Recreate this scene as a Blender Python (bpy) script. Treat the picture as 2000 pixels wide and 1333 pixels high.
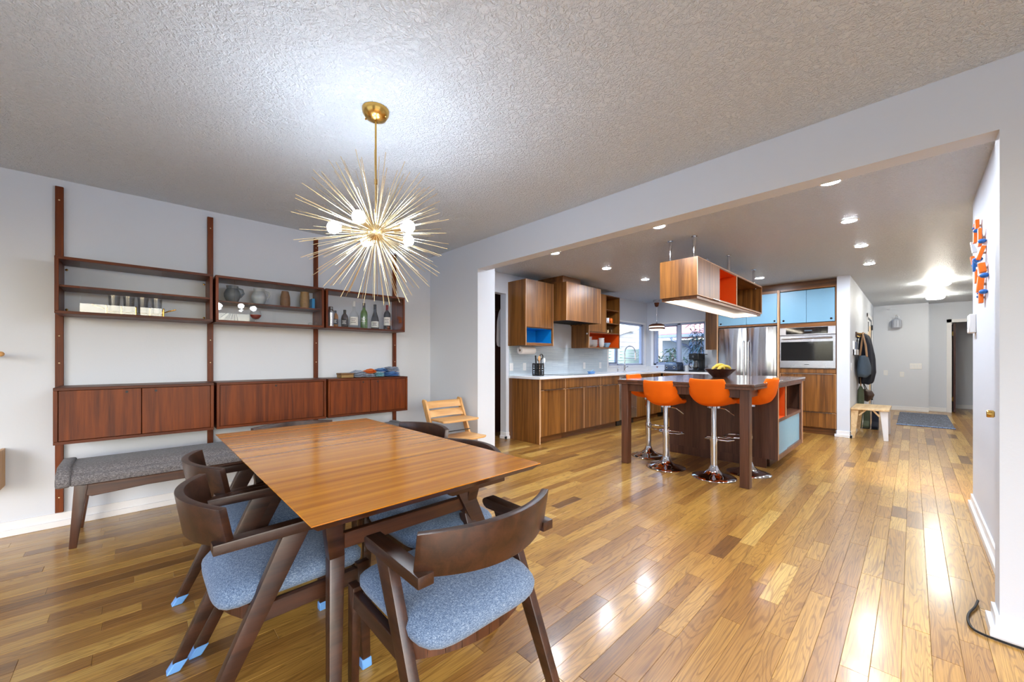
import bpy, bmesh, math, random
from math import sin, cos, pi, radians, sqrt, atan2
from mathutils import Vector, Matrix

random.seed(7)
SC = bpy.context.scene
for o in list(bpy.data.objects):
    bpy.data.objects.remove(o)
COL = SC.collection

# ------------------------------------------------------------------ camera
cam_d = bpy.data.cameras.new('camera')
cam_d.sensor_width = 36.0
cam_d.lens = 13.61
cam_d.shift_y = 0.01815
cam_d.clip_start = 0.02
cam_d.clip_end = 200
cam = bpy.data.objects.new('camera', cam_d)
COL.objects.link(cam)
cam.location = (0, 0, 1.17)
cam.rotation_euler = (pi / 2, 0, 0.80247 - pi / 2)
SC.camera = cam

# ------------------------------------------------------------------ light, sky, exposure
world = bpy.data.worlds.new('sky')
SC.world = world
world.use_nodes = True
wn = world.node_tree
for n in list(wn.nodes):
    wn.nodes.remove(n)
w_out = wn.nodes.new('ShaderNodeOutputWorld')
w_bg = wn.nodes.new('ShaderNodeBackground')
w_sky = wn.nodes.new('ShaderNodeTexSky')
w_sky.sky_type = 'NISHITA'
w_sky.sun_disc = False
w_sky.sun_elevation = radians(38)
w_sky.sun_rotation = radians(200)
w_sky.air_density = 1.0
w_sky.dust_density = 2.5
w_sky.ozone_density = 1.0
w_bg.inputs['Strength'].default_value = 1.05
wn.links.new(w_sky.outputs[0], w_bg.inputs[0])
wn.links.new(w_bg.outputs[0], w_out.inputs[0])

sun_d = bpy.data.lights.new('sun', 'SUN')
sun_d.energy = 2.0
sun_d.angle = radians(1.0)
sun_d.color = (1.0, 0.95, 0.86)
sun = bpy.data.objects.new('sun', sun_d)
COL.objects.link(sun)
sun.rotation_euler = Vector((0.40, 0.45, -0.80)).to_track_quat('-Z', 'Y').to_euler()   # high sun from behind the house, lights the neighbours' walls

SC.view_settings.view_transform = 'Standard'
SC.view_settings.look = 'None'
SC.view_settings.gamma = 1.0
SC.view_settings.use_curve_mapping = False
SC.view_settings.exposure = 0.2
BULB = 190.0          # emission strength of the chandelier bulbs
DOWN = 740.0         # emission of the recessed lenses
HALL = 95.0          # emission of the hall diffusers
STRIP = 14.0         # emission of the strip under the hanging cabinet

cy = SC.cycles
cy.max_bounces = 9
cy.diffuse_bounces = 5
cy.glossy_bounces = 5
cy.transmission_bounces = 6
cy.transparent_max_bounces = 12
cy.caustics_reflective = False
cy.caustics_refractive = False
cy.sample_clamp_indirect = 6.0


def portal(name, loc, rot, sx, sy):
    d = bpy.data.lights.new(name, 'AREA')
    d.shape = 'RECTANGLE'
    d.size, d.size_y = sx, sy
    d.cycles.is_portal = True
    o = bpy.data.objects.new(name, d)
    COL.objects.link(o)
    o.location = loc
    o.rotation_euler = rot


portal('window_portal', (7.40, 4.36, 1.49), (radians(-90), 0, 0), 1.46, 0.9)
portal('window_portal', (8.47, 3.46, 1.49), (radians(90), 0, radians(90)), 1.1, 0.9)
portal('window_portal', (-2.78, 0.95, 1.18), (radians(90), 0, radians(-90)), 3.3, 2.1)
portal('window_portal', (0.0, -2.38, 1.15), (radians(90), 0, 0), 3.6, 2.1)


# ------------------------------------------------------------------ colours and materials
def lin(c):
    out = []
    for v in c:
        v = v / 255.0
        out.append(v / 12.92 if v <= 0.04045 else ((v + 0.055) / 1.055) ** 2.4)
    return (out[0], out[1], out[2], 1.0)


class NT:
    def __init__(self, name):
        self.m = bpy.data.materials.new(name)
        self.m.use_nodes = True
        self.t = self.m.node_tree
        self.b = self.t.nodes['Principled BSDF']
        self.out = self.t.nodes['Material Output']

    def n(self, kind, **kw):
        nd = self.t.nodes.new(kind)
        for k, v in kw.items():
            if k in nd.inputs:
                nd.inputs[k].default_value = v
            else:
                setattr(nd, k, v)
        return nd

    def l(self, a, b):
        self.t.links.new(a, b)


def plain(name, rgb, rough=0.5, metal=0.0, spec=0.5, emit=None, es=0.0, coat=0.0, noise=0.0, nscale=30.0):
    k = NT(name)
    c = lin(rgb)
    k.b.inputs['Base Color'].default_value = c
    k.b.inputs['Roughness'].default_value = rough
    k.b.inputs['Metallic'].default_value = metal
    k.b.inputs['Specular IOR Level'].default_value = spec
    if coat:
        k.b.inputs['Coat Weight'].default_value = coat
        k.b.inputs['Coat Roughness'].default_value = 0.08
    if emit:
        k.b.inputs['Emission Color'].default_value = lin(emit)
        k.b.inputs['Emission Strength'].default_value = es
    tc = k.n('ShaderNodeTexCoord')
    nz = k.n('ShaderNodeTexNoise', Scale=nscale, Detail=4.0)
    k.l(tc.outputs['Object'], nz.inputs['Vector'])
    mr = k.n('ShaderNodeMapRange')
    mr.inputs['To Min'].default_value = max(0.0, rough - 0.06 - noise * 0.2)
    mr.inputs['To Max'].default_value = min(1.0, rough + 0.06 + noise * 0.2)
    k.l(nz.outputs['Fac'], mr.inputs['Value'])
    k.l(mr.outputs[0], k.b.inputs['Roughness'])
    if noise:
        mx = k.n('ShaderNodeMix', data_type='RGBA')
        mx.inputs[6].default_value = tuple(v * (1 - noise) for v in c[:3]) + (1,)
        mx.inputs[7].default_value = tuple(min(1, v * (1 + noise)) for v in c[:3]) + (1,)
        k.l(nz.outputs['Fac'], mx.inputs[0])
        k.l(mx.outputs[2], k.b.inputs['Base Color'])
    return k.m


def wood(name, dark, light, axis='Z', along=0.9, across=16.0, rough=0.35, coat=0.0, streak=0.5, spec=0.5, bump=0.06, warp=0.7, fine=9):
    """wood with the grain along one object axis"""
    k = NT(name)
    tc = k.n('ShaderNodeTexCoord')
    oi = k.n('ShaderNodeObjectInfo')
    mul = k.n('ShaderNodeVectorMath', operation='SCALE')
    mul.inputs[0].default_value = (7.3, 5.1, 9.7)
    k.l(oi.outputs['Random'], mul.inputs['Scale'])
    add = k.n('ShaderNodeVectorMath', operation='ADD')
    k.l(tc.outputs['Object'], add.inputs[0])
    k.l(mul.outputs[0], add.inputs[1])
    mp = k.n('ShaderNodeMapping')
    sc = [across, across, across]
    sc['XYZ'.index(axis)] = along
    mp.inputs['Scale'].default_value = sc
    k.l(add.outputs[0], mp.inputs['Vector'])
    n1 = k.n('ShaderNodeTexNoise', Scale=1.0, Detail=3.0, Roughness=0.55, Distortion=warp)
    k.l(mp.outputs[0], n1.inputs['Vector'])
    mp2 = k.n('ShaderNodeMapping')
    sc2 = [across * fine, across * fine, across * fine]
    sc2['XYZ'.index(axis)] = along * 5
    mp2.inputs['Scale'].default_value = sc2
    k.l(add.outputs[0], mp2.inputs['Vector'])
    n2 = k.n('ShaderNodeTexNoise', Scale=1.0, Detail=3.0, Roughness=0.6)
    k.l(mp2.outputs[0], n2.inputs['Vector'])
    mixf = k.n('ShaderNodeMath', operation='MULTIPLY_ADD')
    k.l(n2.outputs['Fac'], mixf.inputs[0])
    mixf.inputs[1].default_value = streak * 0.7
    k.l(n1.outputs['Fac'], mixf.inputs[2])
    rp = k.n('ShaderNodeValToRGB')
    rp.color_ramp.elements[0].position = 0.36 + streak * 0.2
    rp.color_ramp.elements[0].color = lin(dark)
    rp.color_ramp.elements[1].position = 0.64 + streak * 0.45
    rp.color_ramp.elements[1].color = lin(light)
    k.l(mixf.outputs[0], rp.inputs[0])
    k.l(rp.outputs[0], k.b.inputs['Base Color'])
    k.b.inputs['Roughness'].default_value = rough
    k.b.inputs['Specular IOR Level'].default_value = spec
    if coat:
        k.b.inputs['Coat Weight'].default_value = coat
        k.b.inputs['Coat Roughness'].default_value = 0.12
    if bump:
        bp = k.n('ShaderNodeBump', Strength=bump, Distance=0.002)
        k.l(n2.outputs['Fac'], bp.inputs['Height'])
        k.l(bp.outputs[0], k.b.inputs['Normal'])
    return k.m


def plaster(name, rgb, scale, strength, dist, rough=0.55, stomp=False, spec=0.3):
    k = NT(name)
    tc = k.n('ShaderNodeTexCoord')
    k.b.inputs['Base Color'].default_value = lin(rgb)
    k.b.inputs['Roughness'].default_value = rough
    k.b.inputs['Specular IOR Level'].default_value = spec
    nz = k.n('ShaderNodeTexNoise', Scale=scale, Detail=3.0, Roughness=0.55, Distortion=1.2 if stomp else 0.2)
    k.l(tc.outputs['Object'], nz.inputs['Vector'])
    h = nz.outputs['Fac']
    if stomp:
        rp = k.n('ShaderNodeValToRGB')
        rp.color_ramp.elements[0].position = 0.42
        rp.color_ramp.elements[1].position = 0.60
        k.l(nz.outputs['Fac'], rp.inputs[0])
        n2 = k.n('ShaderNodeTexNoise', Scale=scale * 2.7, Detail=2.0, Distortion=2.0)
        k.l(tc.outputs['Object'], n2.inputs['Vector'])
        ma = k.n('ShaderNodeMath', operation='MULTIPLY_ADD')
        k.l(n2.outputs['Fac'], ma.inputs[0])
        ma.inputs[1].default_value = 0.45
        k.l(rp.outputs[0], ma.inputs[2])
        h = ma.outputs[0]
    bp = k.n('ShaderNodeBump', Strength=strength, Distance=dist)
    k.l(h, bp.inputs['Height'])
    k.l(bp.outputs[0], k.b.inputs['Normal'])
    return k.m


def tweed(name, a, b, c, scale=260.0, axis=None):
    k = NT(name)
    tc = k.n('ShaderNodeTexCoord')
    mp = k.n('ShaderNodeMapping')
    mp.inputs['Scale'].default_value = (1.0, 1.0, 1.0) if axis is None else ((0.25, 1, 1) if axis == 'X' else (1, 0.25, 1))
    k.l(tc.outputs['Object'], mp.inputs['Vector'])
    n1 = k.n('ShaderNodeTexNoise', Scale=scale, Detail=2.0, Roughness=0.7)
    k.l(mp.outputs[0], n1.inputs['Vector'])
    mp2 = k.n('ShaderNodeMapping')
    mp2.inputs['Scale'].default_value = (1.0, 0.22, 1.0) if axis == 'X' else (0.22, 1.0, 1.0)
    k.l(tc.outputs['Object'], mp2.inputs['Vector'])
    n2 = k.n('ShaderNodeTexNoise', Scale=scale * 1.1, Detail=2.0, Roughness=0.7)
    k.l(mp2.outputs[0], n2.inputs['Vector'])
    ad = k.n('ShaderNodeMath', operation='ADD')
    k.l(n1.outputs['Fac'], ad.inputs[0])
    k.l(n2.outputs['Fac'], ad.inputs[1])
    hf = k.n('ShaderNodeMath', operation='MULTIPLY')
    hf.inputs[1].default_value = 0.5
    k.l(ad.outputs[0], hf.inputs[0])
    rp = k.n('ShaderNodeValToRGB')
    e = rp.color_ramp.elements
    e[0].position, e[0].color = 0.36, lin(a)
    e[1].position, e[1].color = 0.64, lin(c)
    m = e.new(0.5)
    m.color = lin(b)
    k.l(hf.outputs[0], rp.inputs[0])
    k.l(rp.outputs[0], k.b.inputs['Base Color'])
    k.b.inputs['Roughness'].default_value = 0.9
    k.b.inputs['Specular IOR Level'].default_value = 0.15
    k.b.inputs['Sheen Weight'].default_value = 0.15
    bp = k.n('ShaderNodeBump', Strength=0.5, Distance=0.002)
    k.l(hf.outputs[0], bp.inputs['Height'])
    k.l(bp.outputs[0], k.b.inputs['Normal'])
    return k.m


def pane_glass(name, tint=(1, 1, 1), ior=1.5, rough=0.0, boost=1.0):
    """thin sheet of glass: clear with a fresnel reflection"""
    k = NT(name)
    k.t.nodes.remove(k.b)
    tr = k.n('ShaderNodeBsdfTransparent')
    tr.inputs[0].default_value = (tint[0], tint[1], tint[2], 1)
    gl = k.n('ShaderNodeBsdfGlossy')
    gl.inputs['Roughness'].default_value = rough
    fr = k.n('ShaderNodeFresnel', IOR=ior)
    ge = k.n('ShaderNodeNewGeometry')
    im = k.n('ShaderNodeMapRange')          # the far face of the sheet reflects like the near one
    im.inputs['To Min'].default_value = ior
    im.inputs['To Max'].default_value = 1.0 / ior
    k.l(ge.outputs['Backfacing'], im.inputs['Value'])
    k.l(im.outputs[0], fr.inputs['IOR'])
    mu = k.n('ShaderNodeMath', operation='MULTIPLY', use_clamp=True)
    mu.inputs[1].default_value = boost
    k.l(fr.outputs[0], mu.inputs[0])
    mx = k.n('ShaderNodeMixShader')
    k.l(mu.outputs[0], mx.inputs[0])
    k.l(tr.outputs[0], mx.inputs[1])
    k.l(gl.outputs[0], mx.inputs[2])
    k.l(mx.outputs[0], k.out.inputs[0])
    return k.m


def emitter(name, rgb, strength):
    k = NT(name)
    k.t.nodes.remove(k.b)
    em = k.n('ShaderNodeEmission', Strength=strength)
    em.inputs[0].default_value = lin(rgb)
    k.l(em.outputs[0], k.out.inputs[0])
    return k.m


def floor_oak(name):
    k = NT(name)
    geo = k.n('ShaderNodeNewGeometry')
    at = k.n('ShaderNodeAttribute', attribute_name='tone')
    sep = k.n('ShaderNodeSeparateColor')
    k.l(at.outputs['Color'], sep.inputs[0])
    sh = k.n('ShaderNodeVectorMath', operation='SCALE')
    sh.inputs[0].default_value = (31.0, 17.0, 23.0)
    k.l(sep.outputs[1], sh.inputs['Scale'])
    ad = k.n('ShaderNodeVectorMath', operation='ADD')
    k.l(geo.outputs['Position'], ad.inputs[0])
    k.l(sh.outputs[0], ad.inputs[1])
    # cathedral figure
    mp = k.n('ShaderNodeMapping')
    mp.inputs['Scale'].default_value = (0.95, 10.5, 1.0)
    k.l(ad.outputs[0], mp.inputs['Vector'])
    nz = k.n('ShaderNodeTexNoise', Scale=1.0, Detail=2.0, Roughness=0.5, Distortion=0.6)
    k.l(mp.outputs[0], nz.inputs['Vector'])
    mm = k.n('ShaderNodeMath', operation='MULTIPLY')
    mm.inputs[1].default_value = 34.0
    k.l(nz.outputs['Fac'], mm.inputs[0])
    sn = k.n('ShaderNodeMath', operation='SINE')
    mm2 = k.n('ShaderNodeMath', operation='MULTIPLY')
    mm2.inputs[1].default_value = 3.6
    k.l(mm.outputs[0], mm2.inputs[0])
    k.l(mm2.outputs[0], sn.inputs[0])
    rp0 = k.n('ShaderNodeMapRange')
    rp0.inputs['From Min'].default_value = 0.35
    rp0.inputs['From Max'].default_value = 1.0
    k.l(sn.outputs[0], rp0.inputs['Value'])
    # fine pores
    mp2 = k.n('ShaderNodeMapping')
    mp2.inputs['Scale'].default_value = (5.0, 190.0, 1.0)
    k.l(ad.outputs[0], mp2.inputs['Vector'])
    n2 = k.n('ShaderNodeTexNoise', Scale=1.0, Detail=3.0, Roughness=0.6)
    k.l(mp2.outputs[0], n2.inputs['Vector'])
    # broad
    mp3 = k.n('ShaderNodeMapping')
    mp3.inputs['Scale'].default_value = (1.5, 14.0, 1.0)
    k.l(ad.outputs[0], mp3.inputs['Vector'])
    n3 = k.n('ShaderNodeTexNoise', Scale=1.0, Detail=2.0)
    k.l(mp3.outputs[0], n3.inputs['Vector'])
    rp = k.n('ShaderNodeValToRGB')
    e = rp.color_ramp.elements
    e[0].position, e[0].color = 0.0, lin((106, 72, 34))
    e[1].position, e[1].color = 1.0, lin((222, 186, 108))
    a = e.new(0.3)
    a.color = lin((156, 110, 50))
    a = e.new(0.65)
    a.color = lin((192, 147, 70))
    w = k.n('ShaderNodeMath', operation='MULTIPLY_ADD')
    k.l(n3.outputs['Fac'], w.inputs[0])
    w.inputs[1].default_value = 0.3
    w2 = k.n('ShaderNodeMath', operation='MULTIPLY_ADD')
    w2.inputs[1].default_value = 0.8
    w2.inputs[2].default_value = -0.07
    k.l(sep.outputs[0], w2.inputs[0])
    k.l(w2.outputs[0], w.inputs[2])
    k.l(w.outputs[0], rp.inputs[0])
    dk = k.n('ShaderNodeMix', data_type='RGBA', blend_type='MULTIPLY')
    dk.inputs[7].default_value = (0.50, 0.42, 0.34, 1)
    fm = k.n('ShaderNodeMath', operation='MULTIPLY')
    fm.inputs[1].default_value = 0.62
    k.l(rp0.outputs[0], fm.inputs[0])
    k.l(fm.outputs[0], dk.inputs[0])
    k.l(rp.outputs[0], dk.inputs[6])
    dk2 = k.n('ShaderNodeMix', data_type='RGBA', blend_type='MULTIPLY')
    dk2.inputs[7].default_value = (0.55, 0.48, 0.40, 1)
    mr = k.n('ShaderNodeMapRange')
    mr.inputs['From Min'].default_value = 0.45
    mr.inputs['From Max'].default_value = 0.75
    k.l(n2.outputs['Fac'], mr.inputs['Value'])
    k.l(mr.outputs[0], dk2.inputs[0])
    k.l(dk.outputs[2], dk2.inputs[6])
    k.l(dk2.outputs[2], k.b.inputs['Base Color'])
    k.b.inputs['Roughness'].default_value = 0.34
    k.b.inputs['Specular IOR Level'].default_value = 0.5
    k.b.inputs['Coat Weight'].default_value = 0.4
    k.b.inputs['Coat Roughness'].default_value = 0.16
    bp = k.n('ShaderNodeBump', Strength=0.05, Distance=0.002)
    k.l(n2.outputs['Fac'], bp.inputs['Height'])
    k.l(bp.outputs[0], k.b.inputs['Normal'])
    return k.m


M = {}
M['wall'] = plaster('wall_paint', (214, 220, 230), 90, 0.10, 0.004, 0.5)
M['trim'] = plain('white_trim_paint', (236, 237, 240), 0.3)
M['ceiling'] = plaster('textured_ceiling', (227, 235, 243), 46, 0.8, 0.011, 0.42, stomp=True, spec=0.45)
M['oak'] = floor_oak('oak_planks')
M['subfloor'] = plain('dark_subfloor', (46, 30, 18), 0.8)
M['teak'] = wood('teak', (72, 26, 4), (122, 56, 12), 'Z', 1.2, 22, 0.42, streak=0.5, spec=0.3)
M['teak_x'] = wood('teak_case', (64, 24, 6), (106, 47, 12), 'X', 1.2, 22, 0.42, streak=0.5, spec=0.3)
M['table'] = wood('table_top_wood', (160, 93, 18), (208, 134, 30), 'X', 0.4, 26, 0.24, coat=0.35, streak=0.3, bump=0.0, warp=0.0, fine=3.5)
M['walnut_dark'] = wood('dark_walnut', (46, 24, 14), (84, 48, 28), 'Z', 1.4, 20, 0.36, streak=0.5)
M['walnut_darkx'] = wood('dark_walnut_long', (46, 24, 14), (84, 48, 28), 'X', 1.4, 20, 0.36, streak=0.5)
M['chair_wood'] = wood('chair_walnut', (36, 20, 12), (68, 40, 26), 'X', 2.0, 26, 0.33, streak=0.5)
M['kitchen'] = wood('kitchen_walnut', (76, 42, 14), (148, 96, 42), 'Z', 0.7, 24, 0.36, streak=0.7)
M['kitchen_x'] = wood('kitchen_walnut_long', (76, 42, 18), (138, 88, 42), 'X', 0.7, 15, 0.36, streak=0.7)
M['kitchen_y'] = wood('kitchen_walnut_cross', (76, 42, 18), (138, 88, 42), 'Y', 0.7, 15, 0.36, streak=0.7)
M['island'] = wood('island_walnut', (70, 40, 28), (112, 72, 52), 'Z', 0.8, 15, 0.35, streak=0.7)
M['island_top'] = wood('island_top_walnut', (64, 38, 26), (104, 66, 46), 'X', 0.7, 13, 0.14, coat=0.6, streak=0.5, bump=0.0)
M['ply'] = wood('plywood_edge', (190, 140, 100), (226, 186, 146), 'Z', 1.0, 40, 0.5, streak=0.3)
M['beech'] = wood('pale_beech', (196, 140, 78), (232, 184, 122), 'X', 1.0, 20, 0.42, streak=0.4)
M['beechz'] = wood('pale_beech_post', (190, 136, 76), (228, 180, 118), 'Z', 1.0, 20, 0.42, streak=0.4)
M['birch'] = wood('pale_birch', (206, 170, 120), (232, 204, 160), 'X', 1.0, 16, 0.45, streak=0.4)
M['seat_blue'] = tweed('blue_grey_tweed', (66, 82, 108), (98, 118, 146), (146, 162, 182), 400, 'X')
M['bench_grey'] = tweed('grey_tweed', (58, 56, 58), (104, 100, 102), (166, 162, 162), 360)
M['orange_fabric'] = plain('orange_upholstery', (246, 108, 0), 0.75, spec=0.25, noise=0.06, nscale=300)
M['orange'] = plain('orange_laminate', (220, 82, 10), 0.45)
M['orange_art'] = plain('orange_paint', (244, 116, 14), 0.4)
M['blue_art'] = plain('blue_paint', (28, 100, 176), 0.35)
M['blue'] = plain('sky_blue_laminate', (118, 162, 188), 0.4)
M['blue_deep'] = plain('deep_blue_laminate', (14, 140, 206), 0.4)
M['cap'] = plain('pale_blue_silicone', (104, 156, 214), 0.3)
M['brass'] = plain('brushed_brass', (206, 164, 88), 0.26, 1.0)
M['champagne'] = plain('champagne_brass', (222, 204, 164), 0.3, 1.0)
M['chrome'] = plain('chrome', (214, 216, 222), 0.07, 1.0)
M['steel'] = plain('brushed_steel', (196, 196, 202), 0.27, 1.0, nscale=2)
M['steel_dark'] = plain('dark_steel', (120, 120, 126), 0.3, 1.0)
M['black'] = plain('black_metal', (20, 20, 22), 0.45)
M['blackglass'] = plain('black_glass', (10, 10, 12), 0.05, spec=0.8)
M['rubber'] = plain('black_rubber', (16, 15, 16), 0.5)
M['counter'] = plain('white_quartz', (232, 234, 238), 0.18, noise=0.02)
M['white'] = plain('white_ceramic', (236, 238, 242), 0.25)
M['plastic'] = plain('white_plastic', (234, 235, 236), 0.4)
M['paper'] = plain('paper_towel', (238, 236, 234), 0.9)
M['bulb'] = emitter('lit_bulb', (228, 240, 255), BULB)
M['lamp'] = emitter('lit_lens', (236, 244, 255), DOWN)
M['hall_lamp'] = emitter('lit_hall_diffuser', (255, 250, 236), HALL)
M['strip'] = emitter('lit_strip', (255, 244, 222), STRIP)
M['frost'] = emitter('lit_white_lens', (255, 240, 224), 2.2)
M['pane'] = pane_glass('window_pane', (0.97, 0.985, 1.0), 1.45)
M['cabpane'] = pane_glass('cabinet_pane', (0.995, 0.998, 1.0), 1.5, boost=1.0)
M['clear'] = pane_glass('clear_glass', (0.975, 0.985, 0.99), 1.45, 0.02, 1.2)
M['clear_tint'] = pane_glass('tinted_glass', (0.78, 0.88, 0.80), 1.5, 0.02, 1.3)
M['aluminium'] = plain('window_aluminium', (150, 160, 186), 0.4, 0.6)
M['vinyl'] = plain('shaded_vinyl', (178, 188, 214), 0.4)  # frame colour carries the shade of backlit frames, darker and bluer than white
M['tile'] = None
M['dark_wood_room'] = wood('red_brown_door', (46, 18, 14), (74, 32, 24), 'Z', 1.0, 18, 0.5)


def tile_mat():
    k = NT('pale_glass_tile')
    tc = k.n('ShaderNodeTexCoord')
    br = k.n('ShaderNodeTexBrick', Scale=1.0)
    mp = k.n('ShaderNodeMapping')
    mp.inputs['Rotation'].default_value = (radians(90), 0, 0)
    k.l(tc.outputs['Object'], mp.inputs['Vector'])
    k.l(mp.outputs[0], br.inputs['Vector'])
    br.inputs['Brick Width'].default_value = 0.30
    br.inputs['Row Height'].default_value = 0.0135
    br.inputs['Mortar Size'].default_value = 0.0012
    br.inputs['Color1'].default_value = lin((206, 218, 226))
    br.inputs['Color2'].default_value = lin((190, 204, 216))
    br.inputs['Mortar'].default_value = lin((166, 180, 192))
    k.l(br.outputs['Color'], k.b.inputs['Base Color'])
    k.b.inputs['Roughness'].default_value = 0.2
    return k.m


M['tile'] = tile_mat()
# ------------------------------------------------------------------ mesh builder
ORG = {}


class MB:
    def __init__(self):
        self.v, self.f = [], []

    def add(self, vs, fs):
        o = len(self.v)
        self.v += [tuple(p) for p in vs]
        self.f += [tuple(i + o for i in q) for q in fs]
        return self

    def box(self, x0, x1, y0, y1, z0, z1):
        if x1 < x0: x0, x1 = x1, x0
        if y1 < y0: y0, y1 = y1, y0
        if z1 < z0: z0, z1 = z1, z0
        return self.add([(x0, y0, z0), (x1, y0, z0), (x1, y1, z0), (x0, y1, z0), (x0, y0, z1), (x1, y0, z1), (x1, y1, z1), (x0, y1, z1)],
                        [(0, 3, 2, 1), (4, 5, 6, 7), (0, 1, 5, 4), (1, 2, 6, 5), (2, 3, 7, 6), (3, 0, 4, 7)])

    def bar(self, p0, p1, w0, h0, w1=None, h1=None, side=None):
        """rectangular bar from p0 to p1; w along side, h along the third axis"""
        p0, p1 = Vector(p0), Vector(p1)
        d = (p1 - p0).normalized()
        s = Vector(side) if side else (Vector((0, 0, 1)).cross(d) if abs(d.z) < 0.95 else Vector((1, 0, 0)))
        s = (s - d * s.dot(d)).normalized()
        u = d.cross(s).normalized()
        w1 = w0 if w1 is None else w1
        h1 = h0 if h1 is None else h1
        vs = []
        for p, w, h in ((p0, w0, h0), (p1, w1, h1)):
            for a, b in ((-1, -1), (1, -1), (1, 1), (-1, 1)):
                vs.append(p + s * (a * w / 2) + u * (b * h / 2))
        return self.add(vs, [(3, 2, 1, 0), (4, 5, 6, 7), (0, 1, 5, 4), (1, 2, 6, 5), (2, 3, 7, 6), (3, 0, 4, 7)])

    def prism(self, poly, axis, a0, a1):
        """2-D polygon (other two axes in order) pushed along an axis"""
        n = len(poly)
        ax = 'xyz'.index(axis)
        vs = []
        for a in (a0, a1):
            for p in poly:
                q = list(p)
                q.insert(ax, a)
                vs.append(tuple(q))
        fs = [tuple(range(n - 1, -1, -1)), tuple(range(n, 2 * n))]
        for i in range(n):
            j = (i + 1) % n
            fs.append((i, j, n + j, n + i))
        return self.add(vs, fs)

    def lathe(self, prof, c=(0, 0, 0), n=24, axis='z', arc=None):
        ax = 'xyz'.index(axis)
        vs, fs = [], []
        k = len(prof)
        for i in range(n):
            t = 2 * pi * i / n
            for r, h in prof:
                q = [r * cos(t), r * sin(t)]
                q.insert(ax, h)
                vs.append((q[0] + c[0], q[1] + c[1], q[2] + c[2]))
        for i in range(n):
            j = (i + 1) % n
            for a in range(k - 1):
                fs.append((i * k + a, j * k + a, j * k + a + 1, i * k + a + 1))
        for e, rev in ((0, True), (k - 1, False)):
            if prof[e][0] > 1e-6:
                loop = [i * k + e for i in range(n)]
                fs.append(tuple(loop[::-1] if rev else loop))
        return self.add(vs, fs)

    def cyl(self, p0, p1, r0, r1=None, n=16):
        p0, p1 = Vector(p0), Vector(p1)
        r1 = r0 if r1 is None else r1
        d = (p1 - p0).normalized()
        s = d.orthogonal().normalized()
        u = d.cross(s)
        vs = []
        for p, r in ((p0, r0), (p1, r1)):
            for i in range(n):
                t = 2 * pi * i / n
                vs.append(p + (s * cos(t) + u * sin(t)) * r)
        fs = [tuple(range(n - 1, -1, -1)), tuple(range(n, 2 * n))]
        for i in range(n):
            j = (i + 1) % n
            fs.append((i, j, n + j, n + i))
        return self.add(vs, fs)

    def tube(self, pts, r, n=10, closed=False):
        pts = [Vector(p) for p in pts]
        k = len(pts)
        rs = r if isinstance(r, (list, tuple)) else [r] * k
        vs, fs = [], []
        prev = None
        for i, p in enumerate(pts):
            a = pts[(i - 1) % k] if (closed or i > 0) else p
            b = pts[(i + 1) % k] if (closed or i < k - 1) else p
            d = (b - a).normalized()
            s = d.orthogonal().normalized() if prev is None else (prev - d * prev.dot(d)).normalized()
            prev = s
            u = d.cross(s)
            for j in range(n):
                t = 2 * pi * j / n
                vs.append(p + (s * cos(t) + u * sin(t)) * rs[i])
        for i in range(k if closed else k - 1):
            i2 = (i + 1) % k
            for j in range(n):
                j2 = (j + 1) % n
                fs.append((i * n + j, i * n + j2, i2 * n + j2, i2 * n + j))
        if not closed:
            fs.append(tuple(range(n - 1, -1, -1)))
            fs.append(tuple((k - 1) * n + j for j in range(n)))
        return self.add(vs, fs)

    def ball(self, c, r, n=16, m=10):
        r = (r, r, r) if not isinstance(r, (tuple, list)) else r
        vs = [(c[0], c[1], c[2] - r[2])]
        for i in range(1, m):
            a = -pi / 2 + pi * i / m
            for j in range(n):
                t = 2 * pi * j / n
                vs.append((c[0] + r[0] * cos(a) * cos(t), c[1] + r[1] * cos(a) * sin(t), c[2] + r[2] * sin(a)))
        vs.append((c[0], c[1], c[2] + r[2]))
        fs = []
        for j in range(n):
            j2 = (j + 1) % n
            fs.append((0, 1 + j2, 1 + j))
            for i in range(m - 2):
                fs.append((1 + i * n + j, 1 + i * n + j2, 1 + (i + 1) * n + j2, 1 + (i + 1) * n + j))
            fs.append((1 + (m - 2) * n + j, 1 + (m - 2) * n + j2, len(vs) - 1))
        return self.add(vs, fs)

    def grid(self, fn, nu, nv, closed_u=False):
        vs = [fn(i / (nu if closed_u else nu - 1), j / (nv - 1)) for i in range(nu) for j in range(nv)]
        fs = []
        for i in range(nu if closed_u else nu - 1):
            i2 = (i + 1) % nu
            for j in range(nv - 1):
                fs.append((i * nv + j, i2 * nv + j, i2 * nv + j + 1, i * nv + j + 1))
        return self.add(vs, fs)

    def build(self, name, mat, parent=None, bevel=0.0, seg=1, angle=38, org=None, smooth=True):
        off = Vector(org) if org else (ORG.get(parent.name, Vector()) if parent else Vector())
        me = bpy.data.meshes.new(name)
        me.from_pydata([(p[0] - off.x, p[1] - off.y, p[2] - off.z) for p in self.v], [], self.f)
        bm = bmesh.new()
        bm.from_mesh(me)
        bmesh.ops.recalc_face_normals(bm, faces=bm.faces)
        if bevel:
            es = [e for e in bm.edges if len(e.link_faces) == 2 and e.calc_face_angle(0) > radians(30)]
            bmesh.ops.bevel(bm, geom=es, offset=bevel, segments=seg, profile=0.6, affect='EDGES', clamp_overlap=True)
        if smooth:
            for e in bm.edges:
                e.smooth = not (len(e.link_faces) == 2 and e.calc_face_angle(0) > radians(angle))
            for f in bm.faces:
                f.smooth = True
        bm.to_mesh(me)
        bm.free()
        me.materials.append(M[mat] if isinstance(mat, str) else mat)
        o = bpy.data.objects.new(name, me)
        COL.objects.link(o)
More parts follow.
